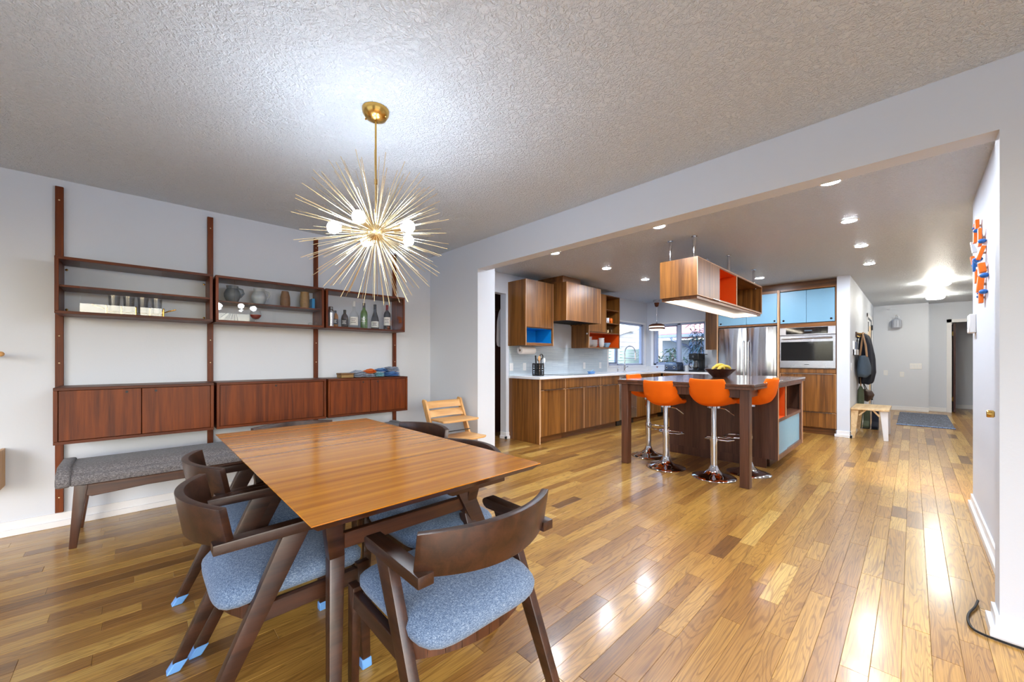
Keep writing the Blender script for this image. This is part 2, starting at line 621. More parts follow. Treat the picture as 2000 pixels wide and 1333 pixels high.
        if parent:
            o.parent = parent
        elif org:
            o.location = org
        ORG[o.name] = off
        return o


def tag(o, label=None, cat=None, group=None, kind=None):
    if label: o['label'] = label
    if cat: o['category'] = cat
    if group: o['group'] = group
    if kind: o['kind'] = kind
    return o


def root(name, loc, label, cat, group=None, rz=0.0):
    o = bpy.data.objects.new(name, None)
    o.empty_display_size = 0.1
    COL.objects.link(o)
    o.location = loc
    o.rotation_euler = (0, 0, rz)
    ORG[o.name] = Vector(loc)
    return tag(o, label, cat, group)


def kids(o):
    return [c for c in bpy.data.objects if c.parent == o]


def copy_tree(o, parent=None, label=None, group=None, depth=0):
    c = o.copy()
    COL.objects.link(c)
    c.parent = parent
    if depth == 0:
        if label: c['label'] = label
        if group: c['group'] = group
    for k in list(o.children):
        copy_tree(k, c, depth=depth + 1)
    return c


def box(x0, x1, y0, y1, z0, z1):
    return MB().box(x0, x1, y0, y1, z0, z1)


def struct(name, mb, mat, label=None, parent=None, bevel=0.0):
    o = mb.build(name, mat, parent, bevel=bevel)
    o['kind'] = 'structure'
    if label: o['label'] = label
    return o


# ================================================================== ROOM SHELL
HC = 2.437
YW = 4.169       # long wall with the shelving, runs on into the kitchen
XB = 2.613       # partition between dining room and kitchen
XW = 8.28        # kitchen window wall


def wall_y(y0, y1, x0, x1, holes, z1=HC):
    """wall along x with rectangular holes (xa, xb, za, zb)"""
    mb = MB()
    xs = x0
    for xa, xb, za, zb in sorted(holes):
        mb.box(xs, xa, y0, y1, 0, z1)
        if za > 0: mb.box(xa, xb, y0, y1, 0, za)
        mb.box(xa, xb, y0, y1, zb, z1)
        xs = xb
    mb.box(xs, x1, y0, y1, 0, z1)
    return mb


def wall_x(x0, x1, y0, y1, holes, z1=HC):
    mb = MB()
    ys = y0
    for ya, yb, za, zb in sorted(holes):
        mb.box(x0, x1, ys, ya, 0, z1)
        if za > 0: mb.box(x0, x1, ya, yb, 0, za)
        mb.box(x0, x1, ya, yb, zb, z1)
        ys = yb
    mb.box(x0, x1, ys, y1, 0, z1)
    return mb


struct('wall_left', wall_y(YW, YW + 0.12, -2.6, XW + 0.12, [(3.05, 3.905, 0, 2.143), (6.67, 8.13, 1.05, 1.945)]), 'wall')
mb = wall_x(XW, XW + 0.12, 0.80, YW, [(2.93, 4.02, 1.05, 1.945)])
struct('wall_kitchen', mb, 'wall')
mb = MB()
mb.box(XB, 2.857, 3.231, YW, 0, HC)
mb.box(XB, 2.735, -0.255, 3.231, 2.142, HC)
mb.box(XB, 2.745, -2.2, -0.255, 0, HC)
struct('wall_partition', mb, 'wall')
struct('wall_hall_right', box(2.745, 4.80, -0.46, -0.335, 0, HC), 'wall')
struct('wall_hall_left', wall_y(0.65, 0.80, 7.64, 12.64, [(10.75, 12.05, 0, 2.05)]), 'wall')
mb = MB()
mb.box(12.64, 12.92, -0.25, 0.80, 0, HC)
struct('wall_hall_end', mb, 'wall')
struct('wall_hall_corner', wall_x(12.92, 13.04, -2.2, -0.25, [(-1.42, -0.60, 0, 1.99)]), 'wall')
struct('wall_far_room', MB().box(14.1, 14.2, -2.2, 0.8, 0, HC).box(13.04, 14.1, -0.1, 0.0, 0, HC), 'wall')
struct('wall_hall_side', box(4.8, 14.2, -2.3, -2.2, 0, HC), 'wall')
struct('wall_rear', wall_x(-2.72, -2.6, -2.2, YW, [(-0.65, 2.55, 0.12, 2.20)]), 'wall')
struct('wall_right', wall_y(-2.32, -2.2, -2.6, 2.745, [(-1.8, 1.8, 0.10, 2.2)]), 'wall')
struct('ceiling', box(-2.72, 14.3, -2.32, 4.29, HC, HC + 0.12), 'ceiling')
# pantry behind the doorway
struct('wall_pantry', MB().box(2.9, 3.0, 4.29, 5.6, 0, HC).box(4.3, 4.4, 4.29, 5.6, 0, HC).box(2.9, 4.4, 5.6, 5.7, 0, HC).box(2.9, 4.4, 4.29, 5.7, HC, HC + .1), 'wall')

# ---- floor of oak planks
floor = struct('floor', box(-2.72, 14.3, -2.32, 5.7, -0.10, -0.013), 'subfloor')
PW = 0.0826
planks = []
rnd = random.Random(11)
a_ = 0.80247
S_, C_ = sin(a_), cos(a_)


def project(x, y, z):
    r = x * S_ - y * C_
    d = x * C_ + y * S_
    if d < 0.12: return None
    return (1000 + 756.1 * r / d, 702.8 - 756.1 * (z - 1.17) / d)


def pix_area(x0, x1, y0, y1):
    n, tot = 0, 0
    k = 5
    hits = 0
    for i in range(k):
        for j in range(2):
            p = project(x0 + (x1 - x0) * (i + .5) / k, y0 + (y1 - y0) * (j + .5) / 2, 0)
            if p and -5 < p[0] < 2005 and p[1] < 1340:
                hits += 1
    if not hits: return 0
    xm, ym = (x0 + x1) / 2, (y0 + y1) / 2
    d = max(0.6, xm * C_ + ym * S_)
    return hits / (2 * k) * (x1 - x0) * (y1 - y0) * 1.17 / d ** 3


y = -2.2
row = 0
while y < 4.29:
    y1 = min(y + PW, 4.29)
    x = -2.6 - rnd.random() * 0.8
    while x < 14.2:
        ln = rnd.choice((0.32, 0.45, 0.6, 0.75, 0.9, 1.1, 1.35)) * rnd.uniform(0.85, 1.15)
        x1 = x + ln
        xa, xb = max(x, -2.6), min(x1, 14.2)
        hide = (xa > 2.75 and xb < 4.8 and y1 < -0.46) or (xa > XW + .1 and y > 0.8)
        if xb - xa > 0.03 and not hide:
            planks.append((xa, xb, y, y1))
        x = x1
    y = y1
    row += 1
for i in range(10):
    planks.append((3.0, 4.3, 4.29 + i * PW, 4.29 + (i + 1) * PW))
planks.sort(key=lambda p: -pix_area(*p))


def plank_geo(p):
    xa, xb, ya, yb = p
    g = 0.0003
    q = rnd.uniform
    t = [q(-0.00035, 0.00035) for _ in range(2)]
    e = q(-0.0003, 0.0003)
    z = [-0.0006 + t[0] - e, -0.0006 + t[0] + e, -0.0006 + t[1] + e, -0.0006 + t[1] - e]
    xa += g; xb -= g; ya += g; yb -= g
    b = 0.0009
    vs = [(xa, ya, -0.013), (xb, ya, -0.013), (xb, yb, -0.013), (xa, yb, -0.013),
          (xa, ya, z[0] - b), (xb, ya, z[1] - b), (xb, yb, z[2] - b), (xa, yb, z[3] - b),
          (xa + b, ya + b, z[0]), (xb - b, ya + b, z[1]), (xb - b, yb - b, z[2]), (xa + b, yb - b, z[3])]
    fs = [(0, 1, 5, 4), (1, 2, 6, 5), (2, 3, 7, 6), (3, 0, 4, 7), (4, 5, 9, 8), (5, 6, 10, 9), (6, 7, 11, 10), (7, 4, 8, 11), (8, 9, 10, 11)]
    tone = min(1, max(0, rnd.gauss(0.5, 0.22)))
    return vs, fs, (tone, rnd.random(), rnd.random(), 1.0)


def tone_mesh(name, vs, fs, cols, parent):
    me = bpy.data.meshes.new(name)
    me.from_pydata(vs, [], fs)
    ca = me.color_attributes.new('tone', 'FLOAT_COLOR', 'POINT')
    for i, c in enumerate(cols):
        ca.data[i].color = c
    me.materials.append(M['oak'])
    o = bpy.data.objects.new(name, me)
    COL.objects.link(o)
    o.parent = parent
    return o


for p in planks[:290]:
    vs, fs, c = plank_geo(p)
    tone_mesh('plank', vs, fs, [c] * len(vs), floor)
V_, F_, K_ = [], [], []
for p in planks[290:]:
    vs, fs, c = plank_geo(p)
    o_ = len(V_)
    V_ += vs
    F_ += [tuple(i + o_ for i in f) for f in fs]
    K_ += [c] * len(vs)
far = tone_mesh('distant_planks', V_, F_, K_, floor)
far['kind'] = 'stuff'


# ---- baseboards
def base_y(name, x0, x1, yw, sgn, ends=0):
    """baseboard on a wall facing sgn*y"""
    mb = MB()
    mb.box(x0, x1, yw, yw + sgn * 0.012, 0.0, 0.095)
    mb.box(x0 - ends * 0.01, x1 + ends * 0.01, yw, yw + sgn * 0.026, 0.0, 0.042)
    return struct(name, mb, 'trim', bevel=0.002)


def base_x(name, y0, y1, xw, sgn, ends=0):
    mb = MB()
    mb.box(xw, xw + sgn * 0.012, y0, y1, 0.0, 0.095)
    mb.box(xw, xw + sgn * 0.026, y0 - ends * 0.01, y1 + ends * 0.01, 0.0, 0.042)
    return struct(name, mb, 'trim', bevel=0.002)


base_y('baseboard_left', -2.6, XB, YW, -1)
base_x('baseboard_partition', 3.231, YW - 0.03, XB, -1)
mb = MB()
mb.box(3.905, 3.965, YW - 0.012, YW, 0, 0.095).box(3.893, 3.905, YW - 0.012, YW + 0.11, 0, 0.095)
mb.box(3.879, 3.967, YW - 0.026, YW, 0, 0.042).box(3.879, 3.905, YW - 0.026, YW + 0.11, 0, 0.042)
struct('baseboard_doorway', mb, 'trim', bevel=0.002)
mb = MB()
mb.prism([(XB - .012, -2.2), (XB, -2.2), (XB, -.255), (2.745, -.255), (2.745, -.243), (XB - .012, -.243)], 'z', 0, .088)
mb.prism([(XB - .028, -2.2), (XB - .012, -2.2), (XB - .012, -.243), (2.745, -.243), (2.745, -.227), (XB - .028, -.227)], 'z', 0, .042)
struct('baseboard_pier', mb, 'trim')
base_y('baseboard_hall_right', 2.76, 4.812, -0.335, 1)
mb = MB()
mb.box(7.628, 7.64, 0.638, 0.812, 0, 0.095).box(7.628, 10.68, 0.638, 0.65, 0, 0.095).box(7.628, 7.655, 0.80, 0.812, 0, 0.095)
mb.box(7.614, 7.64, 0.624, 0.826, 0, 0.042).box(7.614, 10.68, 0.624, 0.65, 0, 0.042)
struct('baseboard_hall_left', mb, 'trim', bevel=0.002)
base_x('baseboard_hall_end', -0.25, 0.624, 12.64, -1)
base_x('baseboard_hall_corner', -0.52, -0.25, 12.92, -1)
base_x('baseboard_far_room', -2.2, -0.02, 14.1, -1)

# ---- windows
win1 = struct('window_1', MB().box(6.64, 8.16, YW - 0.012, YW, 1.945, 1.985).box(6.64, 8.16, YW - 0.03, YW, 1.02, 1.05)
              .box(6.61, 6.67, YW - 0.012, YW, 1.02, 1.985).box(8.13, 8.19, YW - 0.012, YW, 1.02, 1.985), 'trim', bevel=0.003)
fr = MB()
for xa, xb in ((6.67, 6.70), (7.04, 7.085), (8.07, 8.13)):
    fr.box(xa, xb, YW + 0.03, YW + 0.085, 1.05, 1.945)
fr.box(6.67, 8.13, YW + 0.03, YW + 0.085, 1.05, 1.085).box(6.67, 8.13, YW + 0.03, YW + 0.085, 1.91, 1.945)
struct('window_frame', fr, 'vinyl', parent=win1, bevel=0.003)
sash = MB()
sash.box(7.0, 7.04, YW + 0.04, YW + 0.07, 1.085, 1.91).box(6.70, 6.73, YW + 0.04, YW + 0.07, 1.085, 1.91).box(6.70, 7.04, YW + 0.04, YW + 0.07, 1.085, 1.115).box(6.70, 7.04, YW + 0.04, YW + 0.07, 1.88, 1.91)
sash.build('window_sash', 'aluminium', win1, bevel=0.003)
box(6.70, 7.04, YW + 0.055, YW + 0.059, 1.085, 1.91).build('window_pane', 'pane', win1)
box(7.085, 8.07, YW + 0.055, YW + 0.059, 1.085, 1.91).build('window_pane', 'pane', win1)
win2 = struct('window_2', MB().box(XW - 0.012, XW, 2.90, 4.05, 1.945, 1.985).box(XW - 0.03, XW, 2.90, 4.05, 1.02, 1.05)
              .box(XW - 0.012, XW, 2.87, 2.93, 1.02, 1.985).box(XW - 0.012, XW, 4.02, 4.08, 1.02, 1.985), 'trim', bevel=0.003)
fr = MB()
for ya, yb in ((2.93, 2.965), (3.43, 3.50), (3.97, 4.02)):
    fr.box(XW + 0.03, XW + 0.085, ya, yb, 1.05, 1.945)
fr.box(XW + 0.03, XW + 0.085, 2.93, 4.02, 1.05, 1.085).box(XW + 0.03, XW + 0.085, 2.93, 4.02, 1.91, 1.945)
struct('window_frame', fr, 'vinyl', parent=win2, bevel=0.003)
sash = MB()
for ya, yb in ((3.50, 3.525), (3.935, 3.97)):
    sash.box(XW + 0.035, XW + 0.065, ya, yb, 1.085, 1.91)
sash.box(XW + 0.035, XW + 0.065, 3.50, 3.97, 1.085, 1.11).box(XW + 0.035, XW + 0.065, 3.50, 3.97, 1.885, 1.91)
sash.build('window_sash', 'aluminium', win2, bevel=0.003)
box(XW + 0.048, XW + 0.052, 3.525, 3.935, 1.11, 1.885).build('window_pane', 'pane', win2)
box(XW + 0.048, XW + 0.052, 2.965, 3.43, 1.085, 1.91).build('window_pane', 'pane', win2)
win3 = struct('window_3', MB().box(-2.6, -2.58, -0.72, 2.62, 2.20, 2.27).box(-2.6, -2.56, -0.72, 2.62, 0.06, 0.12).box(-2.6, -2.58, -0.72, -0.65, .12, 2.20).box(-2.6, -2.58, 2.55, 2.62, .12, 2.20), 'trim')  # window behind the camera, made wider to bring in more daylight
fr = MB().box(-2.68, -2.63, -0.65, 2.55, .12, .17).box(-2.68, -2.63, -0.65, 2.55, 2.15, 2.20)
ys = (-.65, .95, 2.55)
for y in ys:
    fr.box(-2.68, -2.63, y - .035, y + .035, .12, 2.20)
struct('window_frame', fr, 'vinyl', parent=win3)
for a, b in zip(ys, ys[1:]):
    box(-2.66, -2.655, a + .035, b - .035, .17, 2.15).build('window_pane', 'pane', win3)
added_win = struct('added_window', MB().box(-1.87, 1.87, -2.2, -2.18, 2.2, 2.27).box(-1.87, 1.87, -2.2, -2.16, .04, .10).box(-1.87, -1.8, -2.2, -2.18, .10, 2.2).box(1.8, 1.87, -2.2, -2.18, .10, 2.2), 'trim')  # unseen window, added on the right to let daylight into the room
struct('window_frame', MB().box(-.03, .03, -2.28, -2.23, .10, 2.2).box(-1.8, -1.75, -2.28, -2.23, .10, 2.2).box(1.75, 1.8, -2.28, -2.23, .10, 2.2).box(-1.8, 1.8, -2.28, -2.23, .10, .15).box(-1.8, 1.8, -2.28, -2.23, 2.15, 2.2), 'vinyl', parent=added_win)
box(-1.75, -.03, -2.26, -2.255, .15, 2.15).build('window_pane', 'pane', added_win)
box(.03, 1.75, -2.26, -2.255, .15, 2.15).build('window_pane', 'pane', added_win)

# ---- doors
d1 = struct('door_1', MB().box(10.79, 12.01, 0.66, 0.70, 0.01, 2.02), 'trim', 'white entry door in the hall wall behind the coats')
struct('door_frame', MB().box(10.68, 10.75, 0.635, 0.66, 0, 2.12).box(12.05, 12.12, 0.635, 0.66, 0, 2.12).box(10.68, 12.12, 0.635, 0.66, 2.05, 2.12), 'trim', parent=d1)
struct('door_panel', MB().box(10.95, 11.25, 0.652, 0.66, 1.3, 1.9).box(11.5, 11.85, 0.652, 0.66, 0.2, 1.9), 'birch', parent=d1)
for z in (0.25, 1.0, 1.84):
    box(11.98, 12.06, 0.628, 0.66, z, z + 0.11).build('hinge', 'black', d1)
box(10.83, 10.87, 0.63, 0.66, 1.75, 1.95).build('door_latch', 'black', d1)
d2 = struct('door_2', box(12.98, 13.80, -0.66, -0.625, 0.01, 1.97), 'dark_wood_room', 'dark door standing open at the end of the hall')
struct('door_frame', MB().box(12.895, 13.05, -0.60, -0.525, 0, 2.06).box(12.895, 13.05, -1.50, -1.42, 0, 2.06).box(12.895, 13.05, -1.50, -0.525, 1.99, 2.06), 'trim', parent=d2)
for z in (0.25, 1.70):
    MB().cyl((12.97, -0.615, z), (12.97, -0.615, z + 0.09), 0.012, n=8).build('hinge', 'brass', d2)
d3 = struct('door_3', box(3.02, 4.28, 4.62, 4.655, 0.01, 2.40), 'dark_wood_room', 'dark red-brown panel behind the kitchen doorway')
d4 = struct('door_4', box(2.80, 3.64, -0.335, -0.332, 0.10, 2.05), 'wall', 'white flush door in the hall wall by the pier')
MB().lathe([(0.0, 0.0), (0.016, 0.0), (0.016, 0.006), (0.021, 0.010), (0.0215, 0.030), (0.019, 0.035), (0.0, 0.036)], (3.55, -0.334, 0.855), 20, 'y').build('door_knob', 'brass', d4)
# ================================================================== DINING TABLE
TX0, TX1, TY0, TY1, TZ = 0.327, 1.230, 1.097, 2.845, 0.731
tb = root('dining_table', (0.78, 1.97, 0), 'large walnut dining table with a glossy orange-brown top under the chandelier', 'table')
box(TX0, TX1, TY0, TY1, TZ - .004, TZ).build('tabletop', 'table', tb, bevel=0.0008)
e = 0.024
vs = [(TX0 + e, TY0 + e, TZ - .027), (TX1 - e, TY0 + e, TZ - .027), (TX1 - e, TY1 - e, TZ - .027), (TX0 + e, TY1 - e, TZ - .027),
      (TX0 + .0015, TY0 + .0015, TZ - .0042), (TX1 - .0015, TY0 + .0015, TZ - .0042), (TX1 - .0015, TY1 - .0015, TZ - .0042), (TX0 + .0015, TY1 - .0015, TZ - .0042)]
MB().add(vs, [(0, 3, 2, 1), (4, 5, 6, 7)] + [(a, b, b + 4, a + 4) for a, b in ((0, 1), (1, 2), (2, 3), (3, 0))]).build('bevelled_underside', 'walnut_darkx', tb)
YM = (TY0 + TY1) / 2
for sx in (-1, 1):
    for sy in (-1, 1):
        bx, by = 0.78 + sx * 0.285, YM + sy * (YM - 1.40)
        mb = MB()
        mb.bar((bx + sx * 0.03, by + sy * 0.035, TZ - .027), (bx, by, 0.485), 0.062, 0.05, 0.052, 0.048, side=(1, 0, 0))
        mb.bar((bx, by, 0.487), (bx + sx * 0.052, by + sy * 0.13, 0.0), 0.052, 0.048, 0.036, 0.036, side=(1, 0, 0))
        mb.build('leg', 'chair_wood', tb, bevel=0.006, seg=2)
for sy in (-1, 1):
    by = YM + sy * (YM - 1.40)
    box(0.52, 1.04, by - .014, by + .014, 0.505, 0.56).build('end_rail', 'walnut_darkx', tb, bevel=0.003)
for sx in (-1, 1):
    bx = 0.78 + sx * 0.19
    box(bx - .012, bx + .012, 1.41, 2.53, 0.655, 0.703).build('side_rail', 'walnut_dark', tb, bevel=0.003)

# ================================================================== DINING CHAIRS (prototype faces +x)
CG = 'dining chairs around the table'


def make_chair(label):
    r = root('dining_chair', (0, 0, 0), label, 'chair', CG)
    # seat cushion
    def outline(t):
        ct, st = cos(t), sin(t)
        n = 9.0 if ct > 0 else 5.5
        rr = (abs(ct) ** n + abs(st) ** n) ** (-1 / n)
        return (0.235 if ct > 0 else 0.232) * ct * rr, 0.236 * st * rr
    rings = [(0.0, .468), (.35, .467), (.65, .463), (.85, .456), (.95, .444), (1.0, .428), (.995, .410), (.97, .398), (.80, .394), (0.0, .394)]
    mb = MB()
    def fn(u, v):
        s, z = rings[round(v * (len(rings) - 1))]
        x, y = outline(u * 2 * pi)
        x, y = x * s + 0.025, y * s
        if x < -0.10: z -= (abs(x) - 0.10) * 0.16
        return (x, y, z)
    mb.grid(fn, 56, len(rings), closed_u=True)
    mb.build('seat', 'seat_blue', r, angle=80)
    # curved backrest
    T = [i / 20 for i in range(-20, 21)]
    mb = MB()
    vs, fs = [], []
    for t in T:
        yy = 0.250 * t
        xx = -0.190 - 0.085 * (1 - t * t)
        zt = 0.728 - 0.006 * t * t
        zb = 0.604 - 0.012 * (1 - t * t)
        nx, ny = 1.0, -2 * 0.085 * t / 0.25
        ln = sqrt(nx * nx + ny * ny)
        nx, ny = nx / ln, ny / ln
        th = 0.013
        tilt = 0.022
        cx = xx
        endcut = 0.0
        for (zz, sd, dx) in ((zb, -1, tilt), (zt, -1, 0), (zt, 1, 0), (zb, 1, tilt)):
            vs.append((cx + dx + sd * nx * th, yy - endcut + sd * ny * th * (-1) * -1, zz))
    n = len(T)
    for i in range(n - 1):
        for k in range(4):
            k2 = (k + 1) % 4
            fs.append((i * 4 + k, (i + 1) * 4 + k, (i + 1) * 4 + k2, i * 4 + k2))
    fs.append((0, 1, 2, 3)); fs.append(tuple((n - 1) * 4 + k for k in (3, 2, 1, 0)))
    mb.add(vs, fs)
    mb.build('backrest', 'chair_wood', r, bevel=0.004, seg=2, angle=50)
    for s in (-1, 1):
        yl = 0.238 * s
        # armrest
        mb = MB()
        pf = [(-0.215, .588), (-0.215, .620), (0.095, .626), (0.108, .618), (0.110, .606), (0.100, .594), (0.085, .587)]
        mb.prism(pf, 'y', yl - 0.024, yl + 0.024)
        mb.build('armrest', 'chair_wood', r, bevel=0.004, seg=2)
        # slanted rear leg that rises to the front of the arm
        mb = MB()
        pf = [(-0.281, .028), (-0.243, .028), (0.052, .590), (-0.030, .590)]
        mb.prism(pf, 'y', yl - 0.016, yl + 0.016)
        lg = mb.build('leg', 'chair_wood', r, bevel=0.004, seg=2)
        mb = MB()
        mb.prism([(-0.299, 0.0), (-0.259, 0.0), (-0.234, .036), (-0.276, .036)], 'y', yl - 0.019, yl + 0.019)
        mb.build('foot_cap', 'cap', lg, bevel=0.003)
        mb = MB()
        mb.bar((0.238, yl, .408), (0.252, yl, .028), 0.030, 0.046, 0.026, 0.030, side=(0, 1, 0))
        lg = mb.build('leg', 'chair_wood', r, bevel=0.004, seg=2)
        mb = MB()
        mb.bar((0.2515, yl, .036), (0.253, yl, 0.0), 0.032, 0.036, 0.034, 0.038, side=(0, 1, 0))
        mb.build('foot_cap', 'cap', lg, bevel=0.003)
        MB().prism([(-0.115, .330), (-0.085, .386), (0.232, .392), (0.232, .338)], 'y', yl - 0.013, yl + 0.013).build('side_rail', 'chair_wood', r, bevel=0.002)
    box(0.212, 0.238, -0.225, 0.225, 0.338, 0.386).build('front_rail', 'walnut_dark', r, bevel=0.002)
    # bowed back rail
    mb = MB()
    for i in range(10):
        y0, y1 = -0.225 + .045 * i, -0.18 + .045 * i
        x0, x1 = [-0.098 - 0.075 * (1 - (q / .225) ** 2) for q in (y0, y1)]
        mb.bar((x0, y0, .360), (x1, y1, .360), 0.022, 0.05)
    mb.build('back_rail', 'walnut_dark', r)
    return r


chair = make_chair('walnut armchair at the camera end of the table, blue tweed seat in full view')


def put(o, x, y, deg):
    o.location = (x, y, 0)
    o.rotation_euler = (0, 0, radians(deg))
    return o


put(chair, 0.7675, 1.0775, 90)
put(copy_tree(chair, label='blue-seated walnut armchair on the bench side of the table, the one closer to the camera'), 0.373, 1.69, 0)
put(copy_tree(chair, label='blue-seated walnut armchair on the bench side, the one closer to the wall cabinets'), 0.425, 2.225, 3.3)
put(copy_tree(chair, label='walnut armchair pushed under the kitchen side of the table, behind the end chair'), 1.05, 1.62, 180)
put(copy_tree(chair, label='walnut armchair on the kitchen side of the table, in front of the wooden high chair'), 1.20, 2.29, 187.7)
put(copy_tree(chair, label='walnut armchair at the far table end, only its curved back showing'), 0.785, 2.80, -90)

# ================================================================== CHANDELIER
CHX, CHY, CHZ = 0.868, 1.893, 1.814
ch = root('sputnik_chandelier', (CHX, CHY, HC), 'brass starburst chandelier with lit bulbs hanging over the dining table', 'chandelier')
MB().lathe([(0.0, 2.380), (0.02, 2.380), (0.05, 2.395), (0.064, 2.418), (0.066, 2.436), (0, 2.436)], (CHX, CHY, 0), 32).build('canopy', 'brass', ch)
for a in (2.2, 5.3):
    MB().ball((CHX + 0.055 * cos(a), CHY + 0.055 * sin(a), 2.398), 0.005, 8, 6).build('canopy_screw', 'brass', ch)
MB().cyl((CHX, CHY, CHZ), (CHX, CHY, 2.385), 0.0048, n=12).cyl((CHX, CHY, 2.06), (CHX, CHY, 2.085), 0.0075, n=12).build('rod', 'brass', ch)
hub = MB().ball((CHX, CHY, CHZ), 0.042, 20, 14).cyl((CHX, CHY, CHZ - .052), (CHX, CHY, CHZ - .038), 0.010, n=12).build('hub', 'champagne', ch)
r2 = random.Random(5)
bulbs = []
for k in range(5):
    a = radians(-114.6 - 22 + 72 * k)
    bulbs.append(Vector((cos(a), sin(a), 0.04)).normalized())
for d in bulbs:
    c0 = Vector((CHX, CHY, CHZ))
    arm = MB().cyl(c0 + d * 0.035, c0 + d * 0.115, 0.006, n=10).cyl(c0 + d * 0.115, c0 + d * 0.160, 0.015, n=14).build('socket', 'champagne', ch)
    b = MB().ball(c0 + d * 0.198, 0.030, 16, 12)
    b.cyl(c0 + d * 0.158, c0 + d * 0.185, 0.013, 0.020, n=12)
    b.build('bulb', 'bulb', ch)
nsp = 0
ga = pi * (3 - sqrt(5))
for i in range(190):
    z = 1 - 2 * (i + .5) / 190
    a = i * ga + r2.uniform(-.1, .1)
    z = max(-.99, min(.97, z + r2.uniform(-.03, .03)))
    rr = sqrt(1 - z * z)
    d = Vector((rr * cos(a), rr * sin(a), z))
    if z > 0.93 or any(d.angle(b) < 0.15 for b in bulbs):
        continue
    ln = r2.choice((0.375, 0.375, 0.372, 0.345))
    c0 = Vector((CHX, CHY, CHZ))
    MB().cyl(c0 + d * 0.038, c0 + d * ln, 0.0014, 0.0013, n=6).build('spike', 'champagne', ch)

# ================================================================== TEAK WALL SYSTEM
RX = (-0.395, 0.443, 1.281, 2.127)
RL = ('tall teak wall upright at the outer end above the grey bench', 'tall teak wall upright between the drinking glasses and the pottery cabinet',
      'tall teak wall upright between the pottery cabinet and the bottle cabinet', 'tall teak wall upright behind the bottles and the folded cloths')
rail0 = None
for x, lb in zip(RX, RL):
    if rail0 is None:
        r = root('wall_upright', (x, YW, 0.10), lb, 'wall rail', 'teak uprights of the shelving')
        box(x - .0195, x + .0195, 4.141, YW, .10, 2.381).build('post', 'teak', r, bevel=.002)
        for z in (2.285, 1.335, 1.145, 0.205):
            MB().ball((x, 4.141, z), (.005, .003, .005), 8, 6).build('screw', 'champagne', r)
        rail0 = r
    else:
        r = copy_tree(rail0, label=lb)
        r.location = (x, YW, 0.10)

CX = ((-0.390, 0.429), (0.447, 1.267), (1.285, 2.106))
UZ0, UZ1, UF, UB = 1.472, 1.848, 3.868, 4.140
for i, ((x0, x1), lb) in enumerate(zip(CX, ('open teak display cabinet holding the drinking glasses', 'teak glass-front display cabinet holding the stoneware jugs', 'teak glass-front display cabinet holding the bottles'))):
    r = root('display_cabinet', ((x0 + x1) / 2, UB, UZ0), lb, 'cabinet', 'teak display cabinets in the upper row')
    t = .019
    box(x0, x1, UF, UB, UZ1 - t, UZ1).build('top_panel', 'teak_x', r, bevel=.0015)
    box(x0, x1, UF, UB, UZ0, UZ0 + t).build('bottom_panel', 'teak_x', r, bevel=.0015)
    for a, b in ((x0, x0 + t), (x1 - t, x1)):
        box(a, b, UF, UB, UZ0 + t, UZ1 - t).build('side_panel', 'teak', r, bevel=.0015)
    if i == 0:
        box(x0 + t, x1 - t, UF + .02, UB, 1.650, 1.664).build('shelf', 'teak_x', r, bevel=.001)
        box(-0.28, 0.128, UF + .012, UF + .016, UZ0 + t, UZ1 - t).build('glass_door', 'cabpane', r)
        for z in (1.80, 1.52):
            for xx in (x0 + .03, x1 - .03):
                MB().ball((xx, UB - .01, z), .008, 8, 6).build('bracket_pin', 'brass', r)
    if i == 1:
        box(x0 + t, x1 - t, UF + .05, UB, 1.640, 1.653).build('shelf', 'teak_x', r, bevel=.001)
    if i > 0:
        xm = (x0 + x1) / 2
        box(x0 + t, xm + .012, UF + .018, UF + .022, UZ0 + t, UZ1 - t).build('glass_door', 'cabpane', r)
        box(xm - .012, x1 - t, UF + .008, UF + .012, UZ0 + t, UZ1 - t).build('glass_door', 'cabpane', r)

LZ0, LZ1, LF = 0.620, 0.988, 3.810
for i, ((x0, x1), lb) in enumerate(zip(CX, ('wall-hung teak cabinet with two doors above the grey bench', 'wall-hung teak cabinet with one wide drop-down front and a single keyhole', 'wall-hung teak cabinet with two doors under the folded cloths'))):
    r = root('teak_cabinet', ((x0 + x1) / 2, UB, LZ0), lb, 'cabinet', 'closed teak cabinets in the lower row')
    t = .020
    box(x0, x1, LF, UB, LZ1 - t, LZ1).build('top_panel', 'teak_x', r, bevel=.0015)
    box(x0, x1, LF, UB, LZ0, LZ0 + t).build('bottom_panel', 'teak_x', r, bevel=.0015)
    for a, b in ((x0, x0 + t), (x1 - t, x1)):
        box(a, b, LF, UB, LZ0 + t, LZ1 - t).build('side_panel', 'teak', r, bevel=.0015)
    box(x0 + t, x1 - t, UB - .01, UB, LZ0 + t, LZ1 - t).build('back_panel', 'teak', r)
    xm = (x0 + x1) / 2
    doors = [(x0 + t + .002, x1 - t - .002, xm)] if i == 1 else [(x0 + t + .002, xm - .002, xm - .075), (xm + .002, x1 - t - .002, xm + .075)]
    for a, b, kx in doors:
        d = box(a, b, LF + .006, LF + .024, LZ0 + t + .002, LZ1 - t - .002).build('door' if i != 1 else 'drop_front', 'teak', r, bevel=.0012)
        kz = LZ1 - .043
        MB().lathe([(0, 0), (.007, 0), (.008, -.0015), (.0055, -.002), (0, -.0005)], (kx, LF + .006, kz), 14, 'y').build('keyhole', 'black', d)

# ---- things on the shelves
def thing(name, mb, mat, org, label, cat, group=None, **kw):
    o = mb.build(name, mat, None, org=org, **kw)
    return tag(o, label, cat, group)


